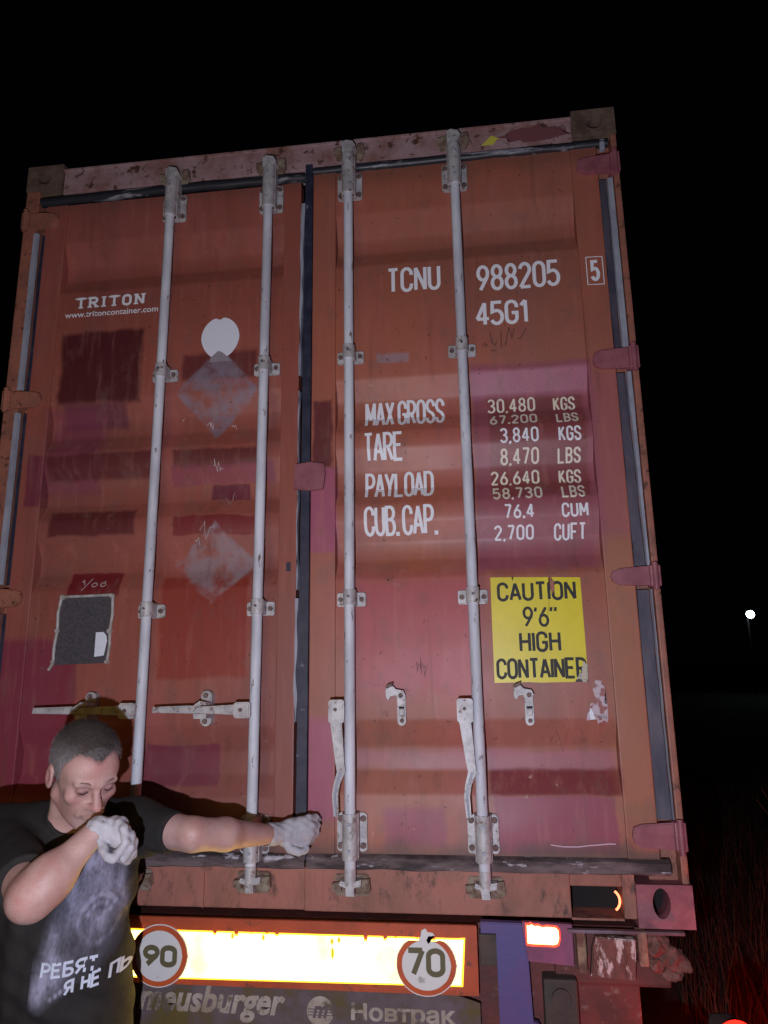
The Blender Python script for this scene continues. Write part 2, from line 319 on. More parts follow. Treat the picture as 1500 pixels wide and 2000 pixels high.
# ================================================================== THE CONTAINER
CT = tag(empty('shipping_container', (0, 0, ZB)), 'tall weathered orange-red shipping container with patched paint on two closed rear doors', 'shipping container')
W = 2.438; H = 2.896; LEN = 12.19
def ell(cx, cz, rx, rz, n=20): return [(cx + rx * math.cos(2 * math.pi * i / n), cz + rz * math.sin(2 * math.pi * i / n)) for i in range(n)]
def casting(x0, x1, z0, z1, y0, y1, mt, hole):
    """hollow corner block: face plate with an oval hole and a dark cavity"""
    bm = bmesh.new(); N_ = 24; cx, cz, rx, rz = hole
    def ring(y, s): return [bm.verts.new((cx + s * rx * math.cos(2 * math.pi * i / N_), y, cz + s * rz * math.sin(2 * math.pi * i / N_))) for i in range(N_)]
    outer = []
    for i in range(N_):
        c, s_ = math.cos(2 * math.pi * i / N_), math.sin(2 * math.pi * i / N_)
        tx = ((x1 if c > 0 else x0) - cx) / c if abs(c) > 1e-6 else 1e9; tz = ((z1 if s_ > 0 else z0) - cz) / s_ if abs(s_) > 1e-6 else 1e9
        t_ = min(tx, tz); outer.append((cx + c * t_, cz + s_ * t_))
    # snap the ring to the four corners
    for qx, qz in ((x0, z0), (x0, z1), (x1, z0), (x1, z1)):
        k = min(range(N_), key=lambda i: (outer[i][0] - qx) ** 2 + (outer[i][1] - qz) ** 2); outer[k] = (qx, qz)
    of = [bm.verts.new((a, y0, b)) for a, b in outer]; ob = [bm.verts.new((a, y1, b)) for a, b in outer]
    i1 = ring(y0, 1.0); i2 = ring(y0 + .03, .92); i3 = ring(y0 + .10, 1.1)
    for i in range(N_):
        j = (i + 1) % N_
        for a, b in ((of, i1), (i1, i2), (i2, i3), (ob, of)): bm.faces.new((a[i], a[j], b[j], b[i]))
    f = bm.faces.new(i3); f.material_index = 1; bm.faces.new(ob)
    bmesh.ops.recalc_face_normals(bm, faces=bm.faces[:])
    me = bpy.data.meshes.new('corner_casting'); bm.to_mesh(me); bm.free()
    return link('corner_casting', me, [mt, M_DARK], CT)
casting(W - .165, W, H - .118, H, -.012, .166, M_CAST, (W - .080, H - .066, .028, .022))
casting(0, .162, H - .118, H, -.012, .166, M_CAST, (.080, H - .066, .030, .022))
casting(W - .162, W + .004, -.004, .118, -.014, .166, M_CASTP, (W - .090, .066, .026, .043))
casting(0, .162, -.004, .118, -.014, .166, M_CASTP, (.085, .062, .026, .043))
for xa in (0, W - .162):
    for za in (0, H - .118):
        MB().box(xa, xa + .162, LEN - .178, LEN, za, za + .118, .006).build('corner_casting', M_CAST, CT)
# header, sill, posts
b = MB(); b.prism([(.162, 2.76), (2.273, 2.755), (2.273, 2.872), (1.9, 2.876), (1.5, 2.868), (1.1, 2.874), (.6, 2.872), (.162, 2.876)], -.004, .09, bev=.006)
b.box(.162, 2.273, -.009, -.004, 2.862, 2.874, .002)
b.build('header_rail', M_HDR, CT)
b = MB()
b.box(.162, 1.24, -.006, .12, .02, .148, .004); b.box(1.24, 2.08, -.010, .12, .018, .148, .004)
b.box(2.08, 2.237, -.006, .12, .108, .148, .004); b.box(2.237, 2.276, -.006, .12, .018, .148, .004); b.box(2.08, 2.237, -.004, .11, .012, .018)
for x in (.5, .9, 1.3): b.box(x, x + .004, -.0125, -.006, .02, .148)
b.build('door_sill', mat('sill_paint', (.40, .15, .11), .6, col2=(.26, .11, .075), scale=6, col3=(.10, .05, .035), s3=26, lo3=.55, hi3=.68, stretch=(1, 1, .5), bump=.5), CT)
for sx in (0, 1):
    b = MB()
    if sx: b.box(2.416, 2.438, -.006, .15, .118, 2.778, .005); b.box(2.33, 2.416, .045, .15, .118, 2.778)
    else: b.box(0, .060, -.006, .15, .118, 2.778, .005); b.box(.060, .11, .045, .15, .118, 2.778)
    b.build('corner_post', M_FR, CT)
MB().box(2.08, 2.237, .095, .118, .020, .106).build('sill_pocket', M_DARK, CT)  # near-black slab; shade inside the cut-out is put into its colour
# body behind
b = MB()
def side(x, sgn):
    pts = []; y = .16
    while y < LEN - .16:
        pts += [(y, 0), (y + .07, 0), (y + .139, .036), (y + .209, .036)]; y += .278
    bm = b.bm
    prev = None
    for (yy, o) in pts:
        v = (bm.verts.new((x - sgn * (.004 + o), yy, .10)), bm.verts.new((x - sgn * (.004 + o), yy, H - .08)))
        if prev: bm.faces.new((prev[0], v[0], v[1], prev[1]))
        prev = v
side(0, -1); side(W, 1); b.build('side_wall', M_SIDE, CT)
MB().box(.03, W - .03, .10, LEN - .1, H - .06, H - .03).build('roof', M_SIDE, CT)
MB().box(.03, W - .03, .12, LEN - .1, .03, .14).build('floor', M_SIDE, CT)
for xa in (0.0, W - .06): MB().box(xa, xa + .06, .166, LEN - .178, .0, .10, .004).box(xa, xa + .06, .166, LEN - .178, H - .07, H - .01, .004).build('side_rail', M_SIDE, CT)
MB().box(.1, W - .1, LEN - .06, LEN - .02, .1, H - .1).build('front_wall', M_SIDE, CT)
# --- doors
def panel(xa, xb, z0, z1, dz, fr):
    """the pressed leaf: frame strips at both sides, corrugated sheet between, as one mesh"""
    bm = bmesh.new(); zs = sorted(set([z0, z1] + [z for z in breaks(dz)] + [z0 + .001]), reverse=True); pts = []
    for i, z in enumerate(zs): pts.append((z, prof(z, dz)))
    # round the bends a little
    P2 = []
    for i, (z, y) in enumerate(pts):
        if 0 < i < len(pts) - 1:
            a, c = pts[i - 1], pts[i + 1]
            for s_ in (.008,):
                la = math.hypot(a[0] - z, a[1] - y); lc = math.hypot(c[0] - z, c[1] - y)
                if la > .03 and lc > .03:
                    P2 += [(z + (a[0] - z) * s_ / la, y + (a[1] - y) * s_ / la), (z + (c[0] - z) * s_ / lc, y + (c[1] - y) * s_ / lc)]; break
            else: P2.append((z, y))
            if len(P2) and not (la > .03 and lc > .03): P2.append((z, y))
        else: P2.append((z, y))
    P2 = sorted(set(P2), reverse=True)
    nx = 14; cols = []
    for z, y in P2:
        cols.append([bm.verts.new((xa + (xb - xa) * k / nx, y, z)) for k in range(nx + 1)])
    for i in range(len(cols) - 1):
        for k in range(nx):
            f = bm.faces.new((cols[i][k], cols[i + 1][k], cols[i + 1][k + 1], cols[i][k + 1])); f.smooth = True
    f_ = MB(); f_.bm.free(); f_.bm = bm
    for a, c in fr: f_.box(a, c, 0, .05, z0, z1, .004)
    return f_
DR = panel(1.338, 2.262, .185, 2.742, 0, [(1.246, 1.3375), (2.2625, 2.360)]).build('door', M_DR, CT); DR['label'] = 'right door with white codes, figures and a yellow height sticker'
DL = panel(.190, 1.128, .185, 2.705, -.015, [(.098, .1895), (1.1285, 1.196)]).build('door', M_DL, CT); DL['label'] = 'left door with grey diamond residue and maroon patches'
for d in (DR, DL):
    md = d.modifiers.new('e', 'EDGE_SPLIT'); md.split_angle = R(40)
# gaskets
def wob(xa, xb, z0, z1, y, name, mt, par, n=40, amp=.003, th=.02):
    bm = bmesh.new(); rows = []
    for i in range(n + 1):
        z = z0 + (z1 - z0) * i / n
        a = (xa[0] + (xa[1] - xa[0]) * i / n) + amp * mnoise.noise(Vector((z * 9, xa[0] * 7, 1))); c = (xb[0] + (xb[1] - xb[0]) * i / n) + amp * mnoise.noise(Vector((z * 11, xb[0] * 7, 5)))
        rows.append([bm.verts.new((a, y + th, z)), bm.verts.new((a + .003, y, z)), bm.verts.new((c - .003, y, z)), bm.verts.new((c, y + th, z))])
    for i in range(n):
        for k in range(3): bm.faces.new((rows[i][k], rows[i][k + 1], rows[i + 1][k + 1], rows[i + 1][k]))
    me = bpy.data.meshes.new(name); bm.to_mesh(me); bm.free(); return link(name, me, mt, par)
wob((1.205, 1.212), (1.246, 1.2465), .17, 2.778, -.007, 'door_gasket', M_RUB, DL, amp=.002)
wob((1.196, 1.197), (1.206, 1.216), 1.86, 2.60, -.0085, 'torn_gasket_lip', M_STRIP, DL, amp=.006)
wob((1.193, 1.194), (1.205, 1.206), .60, 1.02, -.0085, 'torn_gasket_lip', M_STRIP, DL, amp=.008)
wob((1.197, 1.197), (1.203, 1.203), 1.05, 1.80, -.0085, 'torn_gasket_lip', M_STRIP, DL, amp=.006)
def sweep(bm, pts, rad, seg=10):
    prev = None
    for i, p in enumerate(pts):
        rr_ = rad * (1 + .10 * mnoise.noise(Vector((p[0] * 9, p[2], 2))))
        ring = [bm.verts.new((p[0], p[1] + rr_ * math.cos(2 * math.pi * k / seg), p[2] + rr_ * math.sin(2 * math.pi * k / seg))) for k in range(seg)]
        if prev:
            for k in range(seg): bm.faces.new((prev[k], prev[(k + 1) % seg], ring[(k + 1) % seg], ring[k])).smooth = True
        prev = ring
def rail_g(xa, xb, z, rad, mt, par, sag=0):
    b = MB(); n = 24; pts = [(xa + (xb - xa) * i / n, .004, z + sag * math.sin(math.pi * i / n) + .003 * mnoise.noise(Vector((i * .5, z, 3)))) for i in range(n + 1)]
    sweep(b.bm, pts, rad); return b.build('door_gasket', mt, par)
rail_g(1.246, 2.405, 2.748, .017, M_RUBH, DR); rail_g(.07, 1.21, 2.726, .020, M_RUBH, DL, .006)
MB().box(2.372, 2.392, -.012, .01, 2.715, 2.758, .004).build('gasket_end', M_STRIP, DR)
def rail_flat(xa, xb, par, n=60):
    bm = bmesh.new(); rows = []
    for i in range(n + 1):
        x = xa + (xb - xa) * i / n; t1 = .178 + .004 * mnoise.noise(Vector((x * 7, 2, 1))); t0 = .146 + .005 * mnoise.noise(Vector((x * 9, 7, 1)))
        rows.append([bm.verts.new((x, .004, .188)), bm.verts.new((x, -.012, t1)), bm.verts.new((x, -.016, t0)), bm.verts.new((x, -.002, t0 - .006))])
    for i in range(n):
        for k in range(3): bm.faces.new((rows[i][k], rows[i + 1][k], rows[i + 1][k + 1], rows[i][k + 1]))
    me = bpy.data.meshes.new('g'); bm.to_mesh(me); bm.free(); return link('door_gasket', me, M_RUBB, par)
rail_flat(1.246, 2.385, DR); rail_flat(.09, 1.24, DL)
# strips along the hinge edges, between hinges
ZH = [2.645, 1.845, 1.062, .255]
for z0, z1, k0, k1 in ((1.885, 2.595, .028, .026), (1.10, 1.80, .014, .022), (.30, 1.02, .006, .010)):
    wob((2.360, 2.360), (2.416 - k0, 2.416 - k1), z0, z1, .012, 'edge_gasket', M_STRIPD, DR, amp=.003, th=.02)
    wob((2.416 - k0, 2.416 - k1), (2.415, 2.415), z0, z1, .002, 'edge_strip', M_STRIP, DR, amp=.001, th=.012)
for z0, z1 in ((1.875, 2.575), (1.10, 1.78), (.30, .99)):
    wob((.074, .074), (.097, .097), z0, z1, .012, 'edge_gasket', M_RUB, DL, amp=.002)
    wob((.050, .050), (.074, .074), z0, z1, -.010, 'edge_strip', M_STRIP, DL, amp=.001, th=.012)
# hinges
def hinge(x0, x1, z, h, par, mt, flip):
    b = MB(); r = h * .42
    pts = [(x0 + .03, z - h / 2 + .004), (x0 + .006, z - h / 2 + .016), (x0, z), (x0 + .006, z + h / 2 - .012), (x0 + .03, z + h / 2 - .003), (x1 - .03, z + h / 2 + .004), (x1 - .03, z - h / 2)]
    if flip: pts = [(x0 + x1 - a, c) for a, c in pts][::-1]
    b.prism(pts, -.020, -.001, bev=.004)
    xa, xb = (x1 - .032, x1 + .003) if not flip else (x0 - .003, x0 + .032)
    b.box(xa, xb, -.026, .03, z - h / 2 - .004, z + h / 2 + .006, .005)
    xc = (xa + xb) / 2; b.cyl((xc, -.024, z - h / 2 - .014), (xc, -.024, z + h / 2 + .014), .010, seg=12)
    return b.build('hinge', mt, par)
for z, mt in zip(ZH, (M_PURP, M_PURP, M_PURP, M_PURP)): hinge(2.279, 2.436, z, .075 if z != 1.062 else .062, DR, mt, False)
for z in ZH: hinge(.004, .160, z - .015, .07, DL, M_FR, True)
# bracket bridging the seam
MB().prism([(1.188, 1.414), (1.192, 1.508), (1.250, 1.514), (1.300, 1.506), (1.304, 1.470), (1.296, 1.412), (1.25, 1.407)], -.026, -.008, bev=.003).build('overlap_bracket', M_PURP, DR)
# --- locking rods and their hardware
def bolt(b, x, z, y, r=.0085, mi=1): b.cyl((x, y, z), (x, y - .006, z), r, r * .92, 8, mi)
RY = -.050
def rod(x, dz, par, zt, zb, lean=0):
    b = MB(); b.cyl((x + lean, RY, zb + .03), (x, RY, zt - .02), .0178, seg=24); b.build('locking_rod', M_ROD, par)
    # top and bottom brackets
    for i, (z0, z1, s0, s1) in enumerate(((2.590 + dz, 2.708 + dz, 2.588 + dz, 2.760 + dz), (.196 + dz * .5, .314 + dz * .5, .180 + dz * .5, .318 + dz * .5))):
        xx = x + (lean if i else 0)
        b = MB(); b.prism(rrect(xx - .049, xx + .049, z0, z1, .012, 4), -.012, -.0005, bev=.002)
        for bx in (-.037, .037):
            for bz in (z0 + .018, z1 - .018): bolt(b, xx + bx, bz, -.012, .0105)
        b.box(xx - .027, xx + .027, RY + .002, -.010, s0, s1, .003)
        b.cyl((xx, RY, s0), (xx, RY, s1), .0245, seg=24)
        for bz in (s0 + .03, s1 - .03): bolt(b, xx, bz, RY - .0235, .006, 2)
        b.build('rod_bracket', [M_BRK, M_BOLT, M_STRIP], par)
    for z in (1.914 + dz, 1.006 + dz):
        xx = x + lean * (2.7 - z) / 2.6
        b = MB(); b.prism(rrect(xx - .050, xx + .050, z - .024, z + .024, .007, 4), -.011, -.0005, bev=.002)
        for bx in (-.037, .037):
            b.prism(rrect(xx + bx - .011, xx + bx + .011, z - .012, z + .012, .004, 3), -.016, -.011, mi=0, bev=.001); bolt(b, xx + bx, z, -.016, .009)
        b.box(xx - .022, xx + .022, RY + .002, -.010, z - .022, z + .028, .003); b.cyl((xx, RY, z - .022), (xx, RY, z + .030), .0225, seg=24); bolt(b, xx, z + .006, RY - .0215, .0045, 2)
        b.build('rod_guide', [M_BRK, M_BOLT, M_STRIPD], par)
    # cams with their keepers on header and sill
    xb = x + lean
    b = MB(); b.cyl((x, RY, zt - .05), (x, RY, zt - .01), .0205, seg=18)
    b.prism([(x - .022, zt - .02), (x - .024, zt + .024), (x - .008, zt + .034), (x + .020, zt + .026), (x + .030, zt + .006), (x + .016, zt - .02)], RY - .018, RY + .028, bev=.005)
    b.build('rod_cam', M_BRK, par)
    b = MB(); b.cyl((xb, RY, zb + .01), (xb, RY, zb + .06), .019, seg=18)
    b.prism([(xb - .034, zb + .012), (xb - .030, zb + .024), (xb - .014, zb + .020), (xb - .012, zb + .05), (xb + .013, zb + .05), (xb + .016, zb + .024), (xb + .036, zb + .028), (xb + .034, zb + .008), (xb + .012, zb + .004), (xb + .014, zb - .02), (xb - .012, zb - .02), (xb - .014, zb + .004)], RY - .014, RY + .02, bev=.004)
    b.build('rod_cam', M_BRK, par)
    for z, s_ in ((zt + .012, 1), (zb, -1)):
        xx = x if s_ > 0 else xb
        b = MB(); b.prism([(xx - .062, z - .012), (xx - .062, z + .010), (xx - .034, z + .014), (xx - .032, z - .014)], -.036, -.006, bev=.003)
        b.prism([(xx + .030, z - .008), (xx + .034, z + .022), (xx + .058, z + .024), (xx + .062, z - .012), (xx + .05, z - .02)], -.036, -.006, bev=.003)
        b.prism(rrect(xx - .055, xx + .055, z - .030, z + .034, .01, 3), -.016, -.005, bev=.002)
        b.build('cam_keeper', mat('keeper_rust', (.15, .085, .06), .8, col2=(.30, .24, .18), scale=30, bump=.6) if 'keeper_rust' not in bpy.data.materials else bpy.data.materials['keeper_rust'], CT)
rod(.668, -.020, DL, 2.755, .100, .0); rod(1.075, -.020, DL, 2.762, .100, -.004)
rod(1.397, .004, DR, 2.795, .098, 0); rod(1.812, .002, DR, 2.795, .098, .008)
# handles: hanging levers on the right door
def hang(x, par):
    b = MB(); b.prism(rrect(x - .064, x - .012, .602, .676, .009, 4), -.094, -.046, bev=.004); bolt(b, x - .040, .645, -.094, .006)
    P = [(x - .040, .612), (x - .034, .555), (x - .026, .475), (x - .022, .452), (x - .036, .415), (x - .042, .380), (x - .038, .318)]
    wd = [.019, .017, .014, .0135, .010, .0095, .008]
    L_ = [(p[0] - w_, p[1]) for p, w_ in zip(P, wd)]; R_ = [(p[0] + w_, p[1]) for p, w_ in zip(P, wd)]
    b.prism(L_ + R_[::-1], -.092, -.078, bev=.003)
    L2 = [(p[0] - w_ * .35, p[1]) for p, w_ in zip(P[3:], wd[3:])]; R2 = [(p[0] + w_ * .35, p[1]) for p, w_ in zip(P[3:], wd[3:])]
    b.prism(L2 + R2[::-1], -.0965, -.092, mi=2)
    b.build('door_handle', [M_BRK, M_BOLT, M_STRIP], par)
hang(1.397, DR); hang(1.812 + .004, DR)
def keeper(x, z, par):
    """empty handle catch: oval plate with hooked arm and slot"""
    b = MB(); b.prism(rrect(x - .014, x + .014, z - .062, z + .050, .0135, 6), -.014, .004, bev=.002)
    b.prism([(x - .050, z + .048), (x - .046, z + .062), (x - .030, z + .070), (x - .016, z + .056), (x + .008, z + .052), (x + .016, z + .036), (x - .014, z + .024), (x - .020, z + .036), (x - .034, z + .034), (x - .040, z + .022), (x - .048, z + .028)], -.040, -.014, bev=.004)
    b.prism([(x - .050, z + .064), (x - .042, z + .072), (x - .024, z + .078), (x - .028, z + .066), (x - .044, z + .058)], -.046, -.016, mi=1, bev=.002)
    bolt(b, x, z + .036, -.040, .0085); bolt(b, x + .001, z - .046, -.014, .0075)
    b.box(x - .009, x + .010, -.022, -.014, z - .030, z - .008, .003); b.box(x - .009, x + .010, -.0175, -.014, z - .007, z - .001, mi=3)
    b.build('handle_catch', [M_BRK, M_BOLT, M_STRIP, M_DARK], par)
keeper(1.566, .650, DR); keeper(1.986, .648, DR)
# latched levers on the left door
def lever(x, z, par, xc, x0):
    b = MB(); b.prism(rrect(x - .062, x - .006, z - .029, z + .023, .009, 4), -.090, -.046, bev=.004); bolt(b, x - .038, z - .002, -.090, .007)
    b.prism([(x0, z - .010), (x0 + .002, z + .009), (xc - .04, z + .013), (xc, z + .009), (x - .058, z + .015), (x - .058, z - .018), (xc, z - .013), (xc - .03, z - .013)], -.080, -.066, bev=.004)
    b.build('door_handle', [M_BRK, M_BOLT], par)
    b = MB(); b.prism(rrect(xc - .019, xc + .019, z - .058, z + .060, .018, 6), -.030, .004, bev=.003)
    bolt(b, xc - .002, z + .044, -.030, .0095); bolt(b, xc - .002, z - .042, -.030, .0095)
    b.prism([(xc - .024, z - .006), (xc - .026, z + .010), (xc, z + .028), (xc + .020, z + .024), (xc + .024, z + .014), (xc + .004, z + .016)], -.096, -.028, bev=.003)
    b.prism([(xc - .020, z - .030), (xc + .022, z - .030), (xc + .024, z - .014), (xc - .022, z - .014)], -.090, -.028, bev=.003)
    b.build('handle_catch', [M_BRK, M_BOLT], par)
lever(1.073, .648, DL, .893, .722); lever(.668, .648, DL, .470, .285)
# --- lettering on the right door
def word(name, txt, x0, x1, z0, z1, t, mt, par, dz, gap=.5, slope=0):
    bm = text_bm(txt, x0, x1, z0, z1, t, gap, slope); return decal(name, bm, mt, par, dz)
word('painted_code', 'TCNU', 1.538, 1.744, 2.180, 2.286, 0.0132, M_WHITE, DR, 0, .48)
word('painted_code', '988205', 1.880, 2.190, 2.158, 2.268, 0.0132, M_WHITE, DR, 0, .45)
word('painted_code', '45G1', 1.871, 2.064, 2.016, 2.116, 0.0132, M_WHITE, DR, 0, .42)
bm = text_bm('5', 2.300, 2.334, 2.163, 2.250, .0125, y=-.0012)
for a, c in (((2.287, 2.151), (2.287, 2.264)), ((2.287, 2.264), (2.346, 2.262)), ((2.346, 2.262), (2.346, 2.149)), ((2.346, 2.149), (2.287, 2.151))): stroke(bm, [a, c], .003, -.0011)
decal('check_digit', bm, M_WHITE, DR)
for txt, x0, x1, z0, z1, g in (('MAX GROSS', 1.444, 1.742, 1.652, 1.756, .42), ('TARE', 1.441, 1.588, 1.516, 1.622, .36), ('PAYLOAD', 1.442, 1.694, 1.378, 1.478, .36), ('CUB. CAP.', 1.441, 1.704, 1.238, 1.344, .40)):
    word('painted_heading', txt, x0, x1, z0, z1, .0112, M_WHITE, DR, 0, g)
for txt, un, x0, x1, zt, zb, k0, k1, kt, kb, mt in (
    ('30,480', 'KGS', 1.900, 2.072, 1.742, 1.684, 2.136, 2.214, 1.735, 1.680, M_CREAM), ('67.200', 'LBS', 1.904, 2.074, 1.674, 1.628, 2.140, 2.218, 1.668, 1.624, M_CREAM),
    ('3,840', 'KGS', 1.938, 2.074, 1.615, 1.557, 2.143, 2.222, 1.610, 1.554, M_WHITE), ('8,470', 'LBS', 1.936, 2.073, 1.542, 1.484, 2.138, 2.219, 1.535, 1.481, M_CREAM),
    ('26,640', 'KGS', 1.899, 2.071, 1.465, 1.410, 2.138, 2.216, 1.459, 1.406, M_CREAM), ('58,730', 'LBS', 1.902, 2.075, 1.400, 1.350, 2.141, 2.221, 1.397, 1.347, M_CREAM),
    ('76.4', 'CUM', 1.938, 2.042, 1.334, 1.280, 2.136, 2.226, 1.330, 1.278, M_WHITE), ('2,700', 'CUFT', 1.901, 2.039, 1.262, 1.209, 2.108, 2.218, 1.261, 1.202, M_WHITE)):
    word('painted_figure', txt, x0, x1, zb, zt - .002, .0072, mt, DR, 0, .60); word('painted_unit', un, k0, k1, kb, kt - .001, .0072, mt, DR, 0, .55)
bm = bmesh.new()
for st in ([(1.888, 1.938), (1.900, 1.946), (1.908, 1.938), (1.898, 1.930)], [(1.92, 1.99), (1.925, 1.95), (1.935, 1.935), (1.945, 1.95)], [(1.958, 1.925), (1.962, 1.99)], [(1.975, 1.93), (1.99, 2.005), (2.0, 1.96)], [(2.0, 1.96), (2.01, 2.0)], [(2.02, 1.96), (2.03, 1.955), (2.052, 1.995)], [(1.92, 1.915), (1.94, 1.916)]): stroke(bm, st, .0035, 0)
decal('pen_scribble', bm, mat('pen_mark', (.13, .05, .04), .7), DR, 0)
# yellow caution sticker with torn bits
bm = poly_bm([(1.880, 1.075), (1.952, 1.074), (1.955, 1.06), (1.958, 1.074), (2.075, 1.0705), (2.078, 1.060), (2.074, 1.045), (2.081, 1.030), (2.083, 1.045), (2.088, 1.058), (2.086, 1.0705), (2.181, 1.067), (2.1825, .86), (2.183, .724), (2.14, .7225), (2.03, .7215), (1.99, .7235), (1.878, .722), (1.8785, .9)])
decal('caution_sticker', bm, M_YEL, DR, 0, .0026)
def ink(txt, x0, x1, z0, z1, t, g=.42):
    bm = text_bm(txt, x0, x1, z0, z1, t, g, y=0); return bm
for txt, x0, x1, z0, z1, t, g in (('CAUTION', 1.900, 2.164, .991, 1.057, .0100, .46), ("9'6''", 1.982, 2.098, .903, .973, .0090, .42), ('HIGH', 1.966, 2.103, .820, .889, .0100, .46), ('CONTAINER', 1.886, 2.181, .733, .802, .0098, .42)):
    decal('sticker_lettering', ink(txt, x0, x1, z0, z1, t, g), M_INK, DR, 0, .0034)
decal('sticker_tear', poly_bm([(2.079, 1.058), (2.092, 1.062), (2.094, 1.03), (2.084, 1.012), (2.080, 1.03)]), mat('tear', (.36, .13, .08), .6), DR, 0, .0044)
decal('sticker_tear', poly_bm([(2.140, .722), (2.183, .722), (2.184, .775), (2.172, .79), (2.163, .758), (2.152, .742)]), mat('peel', (.52, .47, .36), .6, col3=(.05, .05, .05), s3=50, lo3=.5, hi3=.56), DR, 0, .0044)
# torn paper residue near the corner
def ragged(cx, cz, rx, rz, n=26, k=.3, seed=0):
    return [(cx + rx * math.cos(2 * math.pi * i / n) * (1 + k * mnoise.noise(Vector((i * .9, seed, 0)))), cz + rz * math.sin(2 * math.pi * i / n) * (1 + k * mnoise.noise(Vector((i * .9, seed + 9, 0))))) for i in range(n)]
decal('sticker_residue', poly_bm([(2.168, .600), (2.200, .604), (2.204, .59), (2.236, .590), (2.238, .65), (2.228, .655), (2.236, .70), (2.225, .725), (2.205, .727), (2.195, .70), (2.203, .66), (2.186, .655), (2.178, .64), (2.172, .622)]), M_GLUE, DR, 0)
decal('sticker_residue', poly_bm([(2.180, .602), (2.196, .604), (2.192, .622), (2.184, .64), (2.178, .625)]), M_PAPER, DR, 0, .0032)
decal('sticker_lettering', font_bm('GEN', 2.204, 2.233, .604, .616), M_STRIPD, DR, 0, .0034)
# scuffs
def scuffs(par, dz, lst, mt=M_SCUFF):
    for (x, z, n, s, w_) in lst:
        bm = bmesh.new(); a = x - s; c = z; pts = []
        for i in range(n + 2):
            pts.append((a, c)); a += random.uniform(.1, 1) * s * 2.2 / (n + 1); c = z + random.gauss(0, s * .45)
        stroke(bm, pts, w_ * .62, 0); decal('scuff_mark', bm, mt, par, dz)
scuffs(DR, 0, [(1.985, .42, 10, .010, .003), (2.065, .40, 3, .006, .003), (1.965, .365, 6, .008, .0025), (1.47, .245, 4, .008, .0025), (1.60, .265, 3, .006, .002), (1.275, 1.69, 4, .008, .002)], mat('scuff_tan', (.55, .33, .24), .6))
scuffs(DR, 0, [(1.65, .78, 16, .035, .0025), (1.60, .70, 8, .03, .002), (1.52, .62, 6, .02, .002), (1.40, .65, 8, .03, .0018), (2.1, .55, 5, .05, .0015), (1.30, .62, 5, .03, .002)], mat('scuff_dark', (.14, .045, .045), .6))
bm = bmesh.new(); stroke(bm, [(2.03 + .02 * i, .222 - .005 * math.sin(i * .5) + .0015 * random.random()) for i in range(11)], .0035, 0)
decal('chalk_line', bm, mat('chalk', (.62, .42, .50), .8), DR, 0)
# --- marks on the left door
# serif owner name
bm = bmesh.new(); t = .0105; Hh = .040; lw = .030; x = .270; SER = {'T': [(.5, 0), (0, 1), (1, 1)], 'R': [(0, 0), (0, 1), (1, 0)], 'I': [(.5, 0), (.5, 1)], 'O': [], 'N': [(0, 0), (0, 1), (1, 1)]}
for c in 'TRITON':
    g = [[(.5, 0), (.5, 1)]] if c == 'I' else G[c]
    z0 = 2.222 + (x - .27) * .0
    ww = lw * (.35 if c == 'I' else 1)
    for i, st in enumerate(g): stroke(bm, [(x + (p[0] if c != 'I' else .5) * ww, z0 + p[1] * Hh) for p in st], t, -.0001 * i)
    for i, (sx, sz) in enumerate(SER[c]): stroke(bm, [(x + sx * ww - .010, z0 + sz * Hh), (x + sx * ww + .010, z0 + sz * Hh)], .006, -.0003 - .0001 * i)
    x += ww + .024
decal('owner_name', bm, M_WHITE, DL, -.015)
decal('web_address', font_bm('www.tritoncontainer.com', .220, .616, 2.180, 2.204, bold=.012), M_WHITE, DL, -.015)
def blob():
    cx, cz = .879, 2.045; o = []
    for i in range(48):
        a = 2 * math.pi * i / 48; s_ = math.sin(a); c = math.cos(a); rr_ = 1 - .13 * math.exp(-((a - math.pi / 2 - .05) / .13) ** 2)
        o.append((cx + .077 * c * (1 - .10 * (s_ < 0) * -s_), cz + .088 * s_ * rr_))
    return [(a, max(c, 1.966 + .35 * abs(a - .868) if False else c)) for a, c in o]
decal('white_patch', poly_bm(blob()), M_BLOB, DL, -.015, .0026)
decal('sticker_residue', poly_bm([(.838, 1.945), (.845, 1.965), (.872, 1.990), (.886, 1.986), (.915, 1.962), (.93, 1.945)]), mat('residue_grey', (.30, .25, .29), .6, col3=(.2, .1, .1), s3=40), DL, -.015, .0036)
scuffs(DL, -.015, [(.845, 1.70, 9, .02, .003), (.94, 1.69, 5, .016, .002), (.90, 1.53, 14, .03, .002), (.94, 1.41, 6, .03, .0015), (.87, 1.28, 8, .04, .002), (.83, 1.25, 5, .02, .002), (.735, 1.73, 3, .01, .002), (.15, 1.42, 7, .01, .003), (.15, 1.28, 4, .01, .004), (.735, 1.175, 3, .004, .003), (1.17, 1.2, 2, .01, .001)])
bm = bmesh.new()
for st in ([(.385, 1.108), (.378, 1.112), (.376, 1.105), (.386, 1.102), (.388, 1.092)], [(.385, 1.070), (.412, 1.118)], arc(.428, 1.092, .010, .008, 0, 360, 8), [(.470, 1.106), (.452, 1.094)] + arc(.462, 1.092, .010, .008, 160, -200, 8)): stroke(bm, st, .0028, 0)
decal('handwritten_date', bm, M_SCUFF, DL, -.015)
